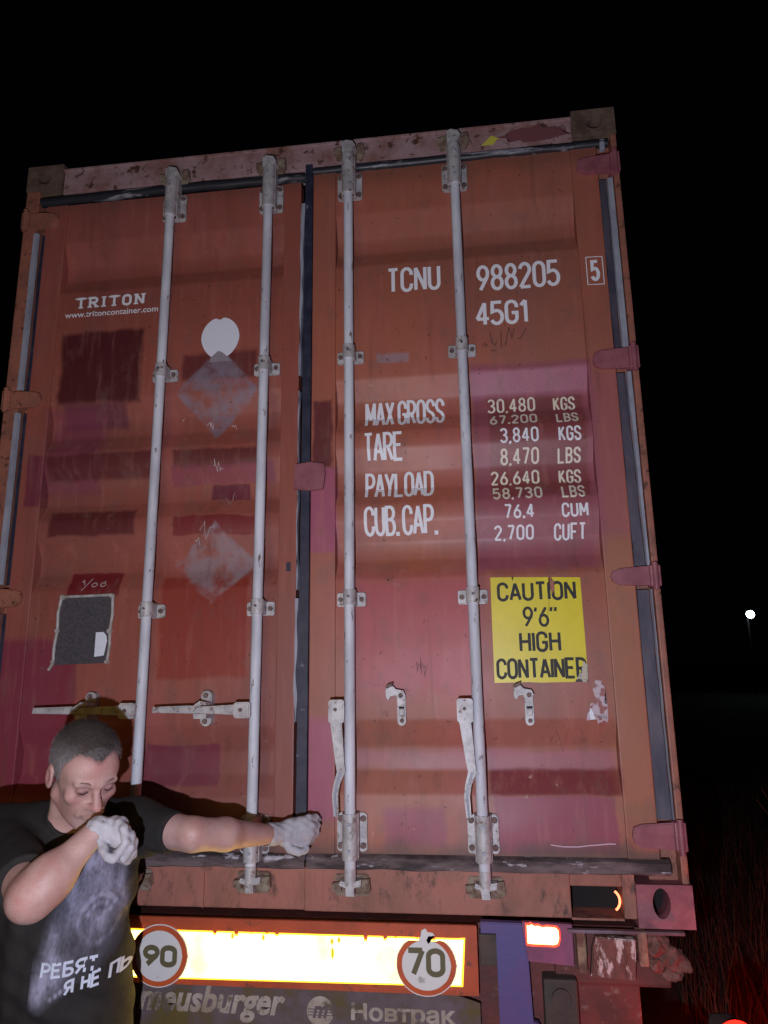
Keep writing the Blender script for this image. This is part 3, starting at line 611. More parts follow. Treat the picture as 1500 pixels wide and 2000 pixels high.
# data plate framed by sealant, with a paper label
decal('data_plate', poly_bm([(.311, 1.044), (.507, 1.047), (.509, .808), (.300, .803)]), M_NET, DL, -.015, .004)
b = MB()
for pts in ([(.312, 1.049), (.40, 1.050), (.511, 1.052)], [(.312, 1.049), (.303, .99), (.306, .93), (.299, .87), (.300, .81), (.284, .785)], [(.511, 1.052), (.515, .98), (.509, .92), (.512, .87), (.505, .806)]):
    for a, c in zip(pts[:-1], pts[1:]): b.cyl((a[0], 0, a[1]), (c[0], 0, c[1]), .0055, .0055, 8)
for x, z, r in ((.316, 1.047, .011), (.507, 1.049, .009), (.305, .925, .009), (.507, .92, .010), (.298, .815, .007), (.505, .812, .008)):
    b.cyl((x, -.006, z), (x, .008, z), r * .8, r, 10)
b.build('sealant_bead', M_SEAL, DL)
decal('paper_label', poly_bm([(.456, .917), (.485, .918), (.497, .905), (.501, .885), (.492, .834), (.456, .830)]), M_PAPER, DL, -.015, .0055)
MB().box(1.160, 1.176, -.004, 0, 1.118, 1.150, .001).build('rubber_stop', M_RUB, DL)
# header tag
bm = poly_bm([(1.920, 2.780), (1.958, 2.818), (1.968, 2.822), (1.990, 2.808), (1.968, 2.781)])
decal('yellow_tag', bm, mat('tag_yellow', (.62, .55, .08), .5), CT).location = (0, -.0112, 0)
decal('maroon_patch', poly_bm(ragged(2.13, 2.812, .12, .034, k=.55)), mat('maroon_dull', (.20, .07, .075), .6), CT).location = (0, -.0098, 0)

# ================================================================== THE TRAILER
TR = tag(empty('semi_trailer', (0, 0, ZB)), 'trailer rear under the container with yellow reflector board, its flash glow painted in, and 90 and 70 stickers', 'trailer')
M_CH = mat('chassis_dark', (.055, .04, .035), .75, col2=(.09, .06, .05), scale=9, bump=.4)
M_CHR = mat('chassis_red', (.16, .035, .03), .65, col2=(.09, .03, .025), scale=8, col3=(.22, .14, .12), s3=25, lo3=.6, hi3=.7, bump=.4)
M_TYRE = mat('tyre', (.02, .02, .02), .85, bump=.6, bscale=90)
M_RIM = mat('rim', (.28, .27, .26), .5, .5)
MB().box(.16, 2.27, .02, .22, -.34, -.010, .006).build('rear_beam', M_CHR, TR)
for x in (.78, 1.56): MB().box(x, x + .12, .22, 11.6, -.34, -.004, .004).build('chassis_rail', M_CH, TR)
# reflective marker board; the flash it returns is put in as emission
BY = -.050
MB().prism(rrect(.660, 1.788, -.190, .002, .004, 2), BY, BY + .012, bev=.001).build('board_frame', mat('board_red', (.50, .09, .035), .45, col2=(.38, .07, .03), scale=8, col3=(.12, .06, .04), s3=24, lo3=.58, hi3=.68), TR)
random.seed(3)
top = [(.680, -.0375)]; x = .70
while x < 1.735:
    z = -.0375 + .0005 * random.random(); top.append((x, z))
    if random.random() < .42: d = random.choice((.004, .006, .010, .016)); top += [(x + .003, z - d), (x + .007, z - d * .6), (x + .010, z - d * 1.05), (x + .014, z)]
    x += random.uniform(.014, .05)
top = [(a, min(c, -.0375)) for a, c in top] + [(1.747, -.036)]
M_RETRO = mat('marker_flash_return', (.8, .55, .03), .5, emit=(1.0, .72, .15), es=6.5)
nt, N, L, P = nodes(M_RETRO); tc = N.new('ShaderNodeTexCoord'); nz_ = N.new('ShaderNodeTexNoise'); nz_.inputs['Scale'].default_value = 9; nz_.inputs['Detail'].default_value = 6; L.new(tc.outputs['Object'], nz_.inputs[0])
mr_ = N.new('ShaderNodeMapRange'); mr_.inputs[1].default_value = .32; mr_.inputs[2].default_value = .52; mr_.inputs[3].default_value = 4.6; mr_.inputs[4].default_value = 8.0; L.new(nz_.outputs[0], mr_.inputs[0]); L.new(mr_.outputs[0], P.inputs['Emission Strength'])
M_RIMY = mat('marker_glow_edge', (.8, .5, .02), .5, emit=(1.0, .66, .03), es=1.6)  # yellow fringe of the returned flash, put in as weaker emission
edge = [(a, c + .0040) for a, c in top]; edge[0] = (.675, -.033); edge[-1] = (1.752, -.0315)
bm = bmesh.new(); bm.faces.new([bm.verts.new((a, BY - .0015, c)) for a, c in edge + [(1.7410, -.1655), (.6745, -.1745)]][::-1]); bmesh.ops.triangulate(bm, faces=bm.faces[:]); decal('marker_glow_edge', bm, M_RIMY, TR)
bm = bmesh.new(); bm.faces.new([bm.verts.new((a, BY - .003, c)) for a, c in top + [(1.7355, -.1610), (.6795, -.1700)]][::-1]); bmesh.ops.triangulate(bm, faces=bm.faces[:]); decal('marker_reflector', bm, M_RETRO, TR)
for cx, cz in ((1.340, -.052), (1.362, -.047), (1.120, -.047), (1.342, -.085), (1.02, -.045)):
    bm = poly_bm(ragged(cx, cz, .005, .009 if cz > -.08 else .016, 12, .5, cx * 9), BY - .0045); decal('scraped_spot', bm, mat('scrape_glow', (.45, .33, .05), .6, emit=(1, .7, .0), es=.6) if 'scrape_glow' not in bpy.data.materials else bpy.data.materials['scrape_glow'], TR)  # scrapes in the sheet, with a faint returned glow painted in
# speed stickers
M_SW = mat('speed_white', (.78, .75, .72), .5, col3=(.45, .42, .38), s3=30, lo3=.64, hi3=.7); M_SR = mat('speed_red', (.62, .11, .03), .45, col2=(.52, .09, .03), scale=12); M_SD = mat('speed_digit', (.13, .11, .05), .6)
def speed(cx, cz, rx, rz, txt, x0, x1, z0, z1, cut):
    y = BY - .006
    def disc(s, yy, lim=None):
        o = [(cx + rx * s * math.cos(2 * math.pi * i / 40) * (1 + .012 * (1 if i % 9 == 0 else 0)), cz + rz * s * math.sin(2 * math.pi * i / 40)) for i in range(40)]
        if lim is not None:
            o = [(a, min(c, lim + .004 * mnoise.noise(Vector((a * 90, s, 0))))) for a, c in o]
        return o
    b = MB(); b.prism(disc(1.0, y, cut), y, BY - .0032, mi=0); b.prism(disc(.965, y, cut), y - .001, y, mi=1)
    b.prism(disc(.80, y, cut + .001 if cut else None), y - .002, y - .001, mi=0)
    o = b.build('speed_sticker', [M_SW, M_SR], TR)
    bm = text_bm(txt, x0, x1, z0, z1, .0155, .42); decal('speed_figure', bm, M_SD, o).location = (0, y - .0028, 0)
    return o
speed(.781, -.108, .096, .091, '90', .728, .842, -.140, -.076, None)['label'] = 'speed sticker reading 90'
speed(1.632, -.108, .093, .086, '70', 1.570, 1.690, -.140, -.060, -.042)['label'] = 'peeling speed sticker reading 70'
decal('torn_sticker', poly_bm([(1.608, -.043), (1.616, -.028), (1.620, -.012), (1.632, -.006), (1.638, -.016), (1.654, -.018), (1.660, -.026), (1.640, -.028), (1.634, -.040), (1.640, -.05)], BY - .0088), M_SW, TR)
# lettered apron below the board
M_AP = mat('apron_grey', (.15, .11, .12), .8, col2=(.09, .06, .05), scale=5, col3=(.13, .09, .02), s3=5, lo3=.5, hi3=.62, bump=.4)
MB().prism([(.665, -.75), (1.79, -.75), (1.79, -.215), (1.72, -.195), (.665, -.192)], BY + .016, BY + .022).build('apron', M_AP, TR)
M_APL = mat('apron_letter', (.46, .39, .34), .7, col2=(.30, .23, .17), scale=9, col3=(.12, .09, .06), s3=14, lo3=.52, hi3=.60)
decal('apron_lettering', font_bm('meusburger', .712, 1.190, -.294, -.194, BY + .0145, bold=.03, shear=.25), M_APL, TR)
decal('apron_lettering', font_bm('Новтрак', 1.396, 1.715, -.286, -.226, BY + .0145, bold=.03), M_APL, TR)
decal('apron_emblem', poly_bm(ell(1.300, -.254, .042, .042, 28), BY + .0145), M_APL, TR)
decal('apron_emblem', font_bm('m', 1.276, 1.324, -.272, -.238, BY + .0128, bold=.04, shear=.25), M_AP, TR)
bm = bmesh.new()
for z in (-.248, -.256, -.264):
    stroke(bm, [(1.261, z), (1.339, z)], .003, BY + .0136)
decal('apron_emblem', bm, M_AP, TR)
# right hand rear: blue panel, red reflector, lamp box, brackets
M_BLUE = mat('blue_panel', (.10, .08, .24), .5, col2=(.13, .07, .20), scale=5, bump=.2)
MB().prism([(1.846, -.32), (1.975, -.32), (1.962, -.26), (1.945, -.255), (1.940, -.10), (1.924, .010), (1.800, .012), (1.800, -.02), (1.846, -.02)], -.046, -.020, bev=.003).build('side_panel', M_BLUE, TR)
MB().box(1.795, 1.860, -.040, .02, -.110, -.024, .004).build('bracket_block', M_CH, TR)
MB().prism([(1.926, -.095), (2.075, -.105), (2.075, .008), (1.926, .012)], -.036, -.018, bev=.002).build('reflector_plate', mat('plate_mauve', (.30, .08, .16), .5, col2=(.2, .06, .12), scale=9), TR)
rp = [(1.940, .004), (1.950, .003), (1.953, .007), (1.963, .002), (1.975, .003), (1.985, -.001), (2.0, .001), (2.015, .0), (2.026, -.001), (2.033, -.008), (2.028, -.02), (2.034, -.03), (2.029, -.044), (2.018, -.048), (1.99, -.047), (1.981, -.040), (1.975, -.047), (1.955, -.047), (1.940, -.045)]
decal('red_glow_edge', poly_bm([(1.9865 + (a - 1.9865) * 1.10, -.021 + (c + .021) * 1.26) for a, c in rp], -.0375), mat('reflector_glow_edge', (.7, .05, .01), .4, emit=(1, .07, .03), es=1.8), TR)  # red fringe of the returned flash, put in as emission
decal('red_reflector', poly_bm(rp, -.039), mat('reflector_flash_glow', (.8, .3, .1), .4, emit=(1.0, .46, .20), es=6.0), TR)  # reflector, no lamp; its flash return is put in as emission
M_RST = mat('rusty_plate', (.20, .075, .06), .8, col2=(.10, .04, .03), scale=16, col3=(.60, .46, .44), s3=30, lo3=.52, hi3=.60, stretch=(1.4, 1, .6), bump=.8, bscale=50)
b = MB(); b.prism([(2.118, -.122), (2.245, -.130), (2.256, -.022), (2.14, -.016), (2.128, -.05)], -.060, -.030, bev=.003); b.build('rusty_plate', M_RST, TR)
M_FLK = mat('bracket_flaky', (.34, .20, .13), .8, col2=(.15, .06, .05), scale=22, bump=.8)
MB().box(2.085, 2.112, -.050, .0, -.118, -.008, .006).build('lamp_bracket', M_FLK, TR); MB().box(2.262, 2.290, -.052, .0, -.096, -.002, .007).build('lamp_bracket', M_FLK, TR)
def lump(cx, cy, cz, sx, sy, sz, seed, bm):
    t_ = bmesh.new(); bmesh.ops.create_icosphere(t_, subdivisions=3, radius=1)
    for v in t_.verts:
        k = 1 + .38 * mnoise.noise(v.co * 1.3 + Vector((seed, 0, 0))) + .16 * mnoise.noise(v.co * 3.5 + Vector((seed, 7, 0)))
        v.co = Vector((cx + v.co.x * sx * k, cy + v.co.y * sy * k, cz + v.co.z * sz * k))
    me = bpy.data.meshes.new('t'); t_.to_mesh(me); t_.free(); bm.from_mesh(me); bpy.data.meshes.remove(me)
b = MB()
for a in ((2.320, -.02, -.045, .038, .03, .034, 1), (2.350, -.02, -.075, .040, .03, .036, 2), (2.385, -.02, -.095, .030, .02, .026, 3), (2.310, -.02, -.095, .030, .03, .022, 4), (2.360, -.02, -.120, .028, .02, .020, 5)): lump(*a, b.bm)
b.build('crumpled_guard', mat('guard_red', (.24, .10, .08), .8, col2=(.13, .05, .04), scale=14, bump=1), TR)
MB().box(2.02, 2.36, .0, .20, -.17, -.012, .01).build('bumper_backing', M_CHR, TR)
MB().box(2.06, 2.40, -.05, -.03, -.011, -.001, .003).build('twistlock_plate', mat('plate_slate', (.22, .14, .18), .6, col2=(.12, .06, .07), scale=9), TR)
MB().box(.05, 2.40, .0, .10, -.50, -.36, .012).build('underrun_bar', M_CHR, TR)
b = MB(); b.box(1.98, 2.08, -.04, .06, -.30, -.14, .008); b.cyl((2.03, -.05, -.19), (2.03, -.02, -.19), .028, seg=16); b.build('cable_socket', M_CH, TR)
# lit amber sliver seen through the pocket in the sill
bm = bmesh.new(); a_ = arc(2.205, .062, .026, .030, 62, -62, 10); stroke(bm, a_, .007, .02)
decal('pocket_lamp', bm, mat('pocket_glow', (.8, .3, .1), .4, emit=(1.0, .17, .07), es=4.0), TR)
# tail lamp, lit: round red lens in a dark housing, an unseen glowing red lens added next to it
b = MB(); b.box(2.45, 2.535, -.10, .02, -.42, -.225, .03); b.build('tail_lamp_housing', M_CH, TR)
M_TL = mat('tail_red', (.6, .01, .01), .3, emit=(1, .012, .006), es=5)
b = MB(); b.cyl((2.500, -.10, -.258), (2.500, -.13, -.258), .055, .048, 28); b.build('tail_lamp_lens', M_TL, TR)
b = MB(); b.box(2.53, 2.545, -.06, .0, -.40, -.34, .004); b.build('added_marker_lens', M_TL, TR)  # unseen lens added as a fitting for the red spot
lamp('tail_lamp_light', (2.60, -.22, -.36 + ZB), 6, (1, .03, .015), .03)
sl_ = bpy.data.lights.new('red_grass_fill', 'SPOT'); sl_.energy = 330; sl_.color = (1, .03, .012); sl_.spot_size = R(115); sl_.spot_blend = 1; sl_.shadow_soft_size = .03  # added red spot that reddens the grass
so_ = bpy.data.objects.new('red_grass_fill', sl_); COL.objects.link(so_); so_.location = (2.58, -.03, -.37 + ZB)
so_.rotation_euler = Vector((.80, .55, -.35)).to_track_quat('-Z', 'Y').to_euler()
# wheels
def wheel(x, y):
    b = MB(); prof_ = [(.30, -.14), (.42, -.15), (.50, -.13), (.52, -.09), (.52, .09), (.50, .13), (.42, .15), (.30, .14)]; n = 48; rows = []
    for i in range(n):
        a = 2 * math.pi * i / n; rows.append([b.bm.verts.new((x + q, y + r * math.cos(a), -ZB + .52 + r * math.sin(a))) for r, q in prof_])
    for i in range(n):
        for k in range(len(prof_) - 1): b.bm.faces.new((rows[i][k], rows[i][k + 1], rows[(i + 1) % n][k + 1], rows[(i + 1) % n][k]))
    wh = b.build('wheel', M_TYRE, TR)
    b = MB(); b.cyl((x - .10, y, -ZB + .52), (x + .10, y, -ZB + .52), .30, seg=32); b.cyl((x - .16, y, -ZB + .52), (x + .16, y, -ZB + .52), .11, seg=20)
    for k in range(10): a = 2 * math.pi * k / 10; b.cyl((x - .125, y + .16 * math.cos(a), -ZB + .52 + .16 * math.sin(a)), (x + .125, y + .16 * math.cos(a), -ZB + .52 + .16 * math.sin(a)), .014, seg=8)
    b.build('rim', M_RIM, wh)
for y in (1.3, 2.6, 3.9):
    for x in (.20, 2.24): wheel(x, y)
    MB().cyl((.2, y, -ZB + .52), (2.24, y, -ZB + .52), .07, seg=16).build('axle', M_CH, TR)

# ================================================================== GROUND, FAR LAMP, GRASS
M_GND = mat('ground_soil', (.055, .045, .035), .9, col2=(.03, .028, .018), scale=.8, bump=.5, bscale=6)
bm = bmesh.new(); n = 60
def gz(x, y): return .12 * mnoise.noise(Vector((x * .12, y * .12, 0))) * min(1, max(0, (math.hypot(x - 1.2, y) - 3) / 8)) + max(0, (y - 45)) * .012
xs = [-300 + 600 * i / n for i in range(n + 1)]; xs = sorted(set(xs + [-20 + i * 1.0 for i in range(60)])); ys = sorted(set([-60 + 460 * i / n for i in range(n + 1)] + [-6 + i * 1.0 for i in range(60)]))
V = [[bm.verts.new((x, y, gz(x, y))) for x in xs] for y in ys]
for j in range(len(ys) - 1):
    for i in range(len(xs) - 1): bm.faces.new((V[j][i], V[j][i + 1], V[j + 1][i + 1], V[j + 1][i]))
me = bpy.data.meshes.new('ground'); bm.to_mesh(me); bm.free(); tag(link('ground', me, M_GND), kind='structure')
LP = Vector((19.99, 47.54, 4.13 + ZB))
FL = tag(empty('street_lamp', (LP.x, LP.y + .5, 0)), 'bright bluish white lamp on a tall pole far off in the dark', 'street lamp')
b = MB(); b.cyl((0, 0, 0), (0, 0, LP.z + .5), .09, .06, 12); b.cyl((0, 0, LP.z + .35), (0, -.45, LP.z + .22), .035, seg=8); b.build('pole', M_DARK, FL)
b = MB(); b.box(-.28, .28, -.52, -.22, LP.z - .02, LP.z + .26, .05); b.build('lamp_head', M_DARK, FL)
bm = bmesh.new(); bmesh.ops.create_icosphere(bm, subdivisions=3, radius=.26); bmesh.ops.scale(bm, vec=(1, .55, .95), verts=bm.verts); bmesh.ops.translate(bm, vec=(0, -.56, LP.z), verts=bm.verts)
me = bpy.data.meshes.new('lamp_glass'); bm.to_mesh(me); bm.free()
link('lamp_glass', me, mat('lamp_glow', (.9, .95, 1), .3, emit=(.78, .93, 1.0), es=20), FL, smooth=True)
random.seed(11)
def blades(name, spots, mt, parent=None):
    bm = bmesh.new()
    for x, y, z, h, w_ in spots:
        a = random.uniform(0, 6.28); lean = random.uniform(.1, .9) * h; dx, dy = math.cos(a) * lean, math.sin(a) * lean; px, py = -math.sin(a) * w_, math.cos(a) * w_
        prev = None
        for k in range(4):
            t_ = k / 3; c = Vector((x + dx * t_ * t_, y + dy * t_ * t_, z + h * t_)); ww = (1 - t_ * .92)
            v = (bm.verts.new(c + Vector((px, py, 0)) * ww), bm.verts.new(c - Vector((px, py, 0)) * ww))
            if prev: bm.faces.new((prev[0], prev[1], v[1], v[0]))
            prev = v
    me = bpy.data.meshes.new(name); bm.to_mesh(me); bm.free(); return link(name, me, mt, parent)
M_GR = mat('dry_grass', (.045, .038, .02), .9, col2=(.022, .026, .01), scale=3)
sp = []
for i in range(16000):
    x = 2.9 + 11 * random.random() ** 1.3; y = -.5 + 12 * random.random()
    k = mnoise.noise(Vector((x * .8, y * .8, 3)))
    if k < -.15: continue
    sp.append((x, y, gz(x, y) - .02, random.uniform(.12, .42) * (1 + k), random.uniform(.003, .007)))
tag(blades('grass', sp, M_GR), kind='stuff')
M_WEED = mat('weed_leaf', (.09, .075, .035), .9, col2=(.05, .05, .02), scale=5)
def weed(x, y, h, n, label):
    root = tag(empty('tall_weed', (x, y, gz(x, y))), label, 'weed', 'weeds beside the trailer')
    b = MB()
    for i in range(n):
        a = random.uniform(0, 6.28); l = random.uniform(.05, .35) * h; hh = h * random.uniform(.6, 1)
        pts = [(0, 0, 0), (math.cos(a) * l * .3, math.sin(a) * l * .3, hh * .5), (math.cos(a) * l, math.sin(a) * l, hh)]
        b.tube(pts, .004, 5)
    b.build('stem', M_WEED, root)
    sp = []
    for i in range(n * 14):
        a = random.uniform(0, 6.28); t_ = random.random(); l = .3 * h * t_ * random.random()
        sp.append((math.cos(a) * l, math.sin(a) * l, h * t_ * .9, random.uniform(.06, .18), random.uniform(.004, .010)))
    blades('foliage', sp, M_WEED, root)
weed(3.75, 2.2, 1.05, 9, 'tall dry weed standing nearest the right edge of the trailer')
weed(4.35, 2.9, 1.25, 10, 'tallest dry weed, behind the nearest one at the right')
weed(4.6, 4.6, 1.0, 8, 'bushy dry weed farthest back in the dark on the right')

# ================================================================== THE PERSON (signed distances meshed with surface nets)
def smin(a, b, k):
    h = np.clip(.5 + .5 * (b - a) / k, 0, 1); return b * (1 - h) + a * h - k * h * (1 - h)
def smax(a, b, k): return -smin(-a, -b, k)
def cap(p, a, b, r1, r2):
    a = np.array(a, np.float32); b = np.array(b, np.float32); ba = b - a; h = np.clip(((p - a) @ ba) / (ba @ ba), 0, 1)
    return np.linalg.norm(p - a - h[:, None] * ba, axis=1) - (r1 + (r2 - r1) * h)
def elp(p, c, r, M=None):
    q = p - np.array(c, np.float32)
    if M is not None: q = q @ M
    r = np.array(r, np.float32); k0 = np.linalg.norm(q / r, axis=1); k1 = np.linalg.norm(q / (r * r), axis=1) + 1e-9
    return k0 * (k0 - 1) / k1
def rz(d): c, s = math.cos(R(d)), math.sin(R(d)); return np.array([[c, -s, 0], [s, c, 0], [0, 0, 1]], np.float32)
def rx(d): c, s = math.cos(R(d)), math.sin(R(d)); return np.array([[1, 0, 0], [0, c, -s], [0, s, c]], np.float32)
def ry(d): c, s = math.cos(R(d)), math.sin(R(d)); return np.array([[c, 0, s], [0, 1, 0], [-s, 0, c]], np.float32)
def wave(p, f, s): return (np.sin(p @ np.array(f[0]) + s) * np.sin(p @ np.array(f[1]) + s * 1.7)).astype(np.float32)
def surface(fn, lo, hi, h, c=4):
    lo = np.array(lo, float); n = (np.ceil((np.array(hi) - lo) / (h * c)).astype(int)); nf = n * c
    ax = [lo[i] + (np.arange(n[i]) + .5) * h * c for i in range(3)]
    gx = np.stack(np.meshgrid(*ax, indexing='ij'), -1).reshape(-1, 3).astype(np.float32)
    dc = np.concatenate([fn(g) for g in np.array_split(gx, max(1, len(gx) // 200000))]).reshape(n)
    near = np.abs(dc) < h * c * 1.7
    V = np.repeat(np.repeat(np.repeat(dc, c, 0), c, 1), c, 2).astype(np.float32); mk = np.repeat(np.repeat(np.repeat(near, c, 0), c, 1), c, 2)
    idx = np.argwhere(mk); pts = (lo + (idx + .5) * h).astype(np.float32)
    vals = np.concatenate([fn(g) for g in np.array_split(pts, max(1, len(pts) // 300000))]); V[mk] = vals
    s = V < 0
    cx = s[:-1, :-1, :-1]; tot = np.zeros(cx.shape, np.int8)
    sl = [(slice(None, -1), slice(1, None))[k] for k in (0, 1)]
    offs = [(i, j, k) for i in (0, 1) for j in (0, 1) for k in (0, 1)]
    for o in offs: tot += s[sl[o[0]], sl[o[1]], sl[o[2]]]
    act = (tot > 0) & (tot < 8); cells = np.argwhere(act); vid = -np.ones(act.shape, np.int32); vid[act] = np.arange(len(cells))
    acc = np.zeros((len(cells), 3)); cnt = np.zeros(len(cells))
    cv = {o: V[cells[:, 0] + o[0], cells[:, 1] + o[1], cells[:, 2] + o[2]] for o in offs}
    for o in offs:
        for a in range(3):
            if o[a]: continue
            o2 = tuple(1 if q == a else o[q] for q in range(3)); v1, v2 = cv[o], cv[o2]; x = (v1 < 0) != (v2 < 0)
            t = np.where(x, v1 / np.where(v1 - v2 == 0, 1, v1 - v2), 0); p = np.tile(np.array(o, float), (len(cells), 1)); p[:, a] += t
            acc[x] += p[x]; cnt[x] += 1
    P = lo + (cells + acc / np.maximum(cnt, 1)[:, None] + .5) * h
    F = []
    for a in range(3):
        b, c2 = (a + 1) % 3, (a + 2) % 3
        s1 = [slice(None)] * 3; s2 = [slice(None)] * 3; s1[a] = slice(None, -1); s2[a] = slice(1, None)
        e = np.argwhere(s[tuple(s1)] != s[tuple(s2)]); e = e[(e[:, b] > 0) & (e[:, c2] > 0)]
        e = e[(e[:, b] < act.shape[b]) & (e[:, c2] < act.shape[c2])]
        q = []
        for db, dc_ in ((0, 0), (1, 0), (1, 1), (0, 1)):
            k = e.copy(); k[:, b] -= db; k[:, c2] -= dc_; q.append(vid[k[:, 0], k[:, 1], k[:, 2]])
        q = np.stack(q, 1); ins = s[e[:, 0], e[:, 1], e[:, 2]]; q[~ins] = q[~ins][:, ::-1]; F.append(q)
    F = np.concatenate(F); F = F[(F >= 0).all(1)]
    return P, F
def mesh_from(name, P, F, mt, parent=None, org=(0, 0, 0)):
    me = bpy.data.meshes.new(name); me.from_pydata((P - np.array(org)).tolist(), [], F.tolist()); me.update()
    return link(name, me, mt, parent, smooth=True)
HO = np.array([.756, -.548, .509]); HM = (rz(50) @ rx(23) @ ry(-3)).astype(np.float32); HS = 1.05
def toloc(p): return ((p - HO.astype(np.float32)) @ HM) / HS
def tow(v): return HO + HS * (HM @ np.array(v, float))
def head(q, ears=True):
    d = elp(q, (0, .014, .036), (.077, .097, .084))
    d = smin(d, elp(q, (0, -.028, -.040), (.057, .062, .080)), .03)
    d = smin(d, elp(q, (0, -.050, .035), (.060, .040, .045)), .025)
    for s in (-1, 1):
        d = smin(d, cap(q, (s * .054, .012, -.058), (s * .012, -.068, -.106), .016, .015), .024)
        d = smin(d, elp(q, (s * .044, -.060, -.024), (.019, .017, .016)), .018)
        d = smin(d, cap(q, (s * .008, -.091, .017), (s * .046, -.080, .017), .0100, .008), .010)
        d = smax(d, -elp(q, (s * .031, -.102, -.001), (.019, .021, .012)), .008)
        d = smin(d, elp(q, (s * .031, -.077, -.001), (.0135, .0125, .0115)), .004)
        d = smin(d, cap(q, (s * .020, -.0875, .0035), (s * .044, -.080, .001), .0028, .002), .003)
        d = smin(d, elp(q, (s * .0125, -.098, -.038), (.0075, .010, .0070)), .006)
        d = smin(d, cap(q, (s * .020, -.090, -.040), (s * .032, -.080, -.070), .004, .003), .012)
    for s in (-1, 1):
        d = smax(d, -cap(q, (s * .021, -.101, -.036), (s * .036, -.086, -.066), .0022, .0016), .006)
        d = smax(d, -cap(q, (s * .006, -.099, .014), (s * .005, -.098, .028), .0012, .0008), .004)
        d = smax(d, -cap(q, (s * .020, -.089, -.017), (s * .040, -.081, -.019), .0016, .0012), .006)
    d = smin(d, cap(q, (0, -.088, .006), (0, -.112, -.034), .0070, .0125), .010)
    d = smax(d, -cap(q, (-.020, -.094, -.0665), (.020, -.094, -.0665), .0012, .0012), .003)
    d = smin(d, cap(q, (-.018, -.0875, -.062), (.018, -.0875, -.062), .005, .005), .006)
    d = smin(d, cap(q, (-.015, -.086, -.073), (.015, -.086, -.073), .006, .006), .006)
    if ears:
        for s in (-1, 1):
            e = elp(q, (s * .080, .016, -.006), (.0085, .019, .032)); e = smax(e, -elp(q, (s * .089, .012, -.003), (.007, .011, .019)), .004)
            d = smin(d, e, .006)
    return d
NB = (.660, -.425, .355)
LS, LE, LW = (.825, -.37, .340), (1.045, -.425, .328), (1.172, -.150, .276)
RS, RE, RW = (.470, -.47, .330), (.770, -.770, .262), (.868, -.674, .388)
Y26 = rz(26)
def body_f(p):
    q = toloc(p); d = head(q) * HS
    nk = cap(p, tow((0, .028, -.055)), NB, .056, .062)
    nk = smin(nk, cap(p, tow((-.045, .03, -.05)), (NB[0] - .02, NB[1] - .06, NB[2] + .0), .016, .014), .02)
    d = smin(d, nk, .02)
    t = elp(p, (.660, -.43, .22), (.17, .10, .17), Y26); t = smin(t, elp(p, (.70, -.455, .0), (.145, .105, .2), Y26), .05)
    t = smin(t, cap(p, RS, LS, .058, .052), .05); d = smin(d, t, .04)
    dl = cap(p, LS, (1.02, -.425, .331), .054, .0450); dl = smin(dl, cap(p, (1.02, -.425, .331), (1.085, -.345, .315), .0450, .0425), .012); dl = smin(dl, cap(p, (1.085, -.345, .315), LW, .0425, .0270), .02)
    d = smin(d, dl, .02); d = smin(d, cap(p, LW, (1.215, -.11, .273), .024, .018), .01)
    dr = cap(p, RS, RE, .056, .046); dr = smin(dr, cap(p, RE, RW, .050, .029), .025)
    m = np.array(RE) * .72 + np.array(RW) * .28; dr = smin(dr, elp(p, m, (.054, .054, .054)), .03)
    dr = smin(dr, elp(p, np.array(RE) + np.array([-.018, .004, -.012]), (.036, .036, .036)), .02)
    d = smin(d, dr, .012); d = smin(d, cap(p, RW, (.90, -.667, .385), .025, .018), .01)
    return d
def shirt_f(p):
    t = elp(p, (.660, -.43, .22), (.195, .128, .18), Y26)
    t = smin(t, elp(p, (.690, -.455, .02), (.168, .135, .21), Y26), .06); t = smin(t, elp(p, (.722, -.45, -.16), (.155, .125, .17), Y26), .06)
    t = smin(t, cap(p, RS, LS, .076, .070), .05)
    t = smin(t, cap(p, RS, NB, .066, .066), .03); t = smin(t, cap(p, LS, NB, .062, .066), .03)
    he = np.array([.962, -.415, .334]); a = np.array(LS); ax = (he - a) / np.linalg.norm(he - a)
    sl = cap(p, LS, tuple(he + ax * .02), .072, .052); sl = smax(sl, ((p - he) @ ax).astype(np.float32) + .003 * np.sin(p[:, 2] * 60), .006)
    t = smin(t, sl, .03)
    a = np.array(RS); e = np.array(RE); ax = (e - a) / np.linalg.norm(e - a); he = a + (e - a) * .80
    sr = cap(p, RS, tuple(he + ax * .03), .076, .066); sr = smax(sr, ((p - he) @ ax).astype(np.float32), .006)
    t = smin(t, sr, .03)
    # folds
    f = .0060 * wave(p, ((38, 10, 22), (-12, 8, 30)), .4) + .0038 * wave(p, ((70, -30, 45), (20, 10, -52)), 1.3) + .005 * wave(p, ((9, 5, 34), (26, -8, 9)), 2.2) * (p[:, 2] < .15)
    t = t + f * np.clip((.42 - p[:, 2]) * 6, 0, 1)
    t = smax(t, (-.24 - p[:, 2]), .006)
    hole = cap(p, tow((0, .0, -.03)), (NB[0], NB[1] - .004, NB[2] - .02), .062, .072); t = smax(t, -hole, .008)
    ring = np.abs(hole) - .006; up = elp(p, (.675, -.44, .380), (.090, .088, .070)); t = smin(t, smax(np.maximum(ring, -hole * .0 - 1), smax(np.abs(t) - .008, up * .0 - 1, .001), .002), .002)
    return t
HA = [(-.12, .092), (-.075, .086), (-.050, .070), (-.030, .040), (-.018, .004), (.000, -.012), (.018, .000), (.035, -.030), (.06, -.072), (.12, -.09)]
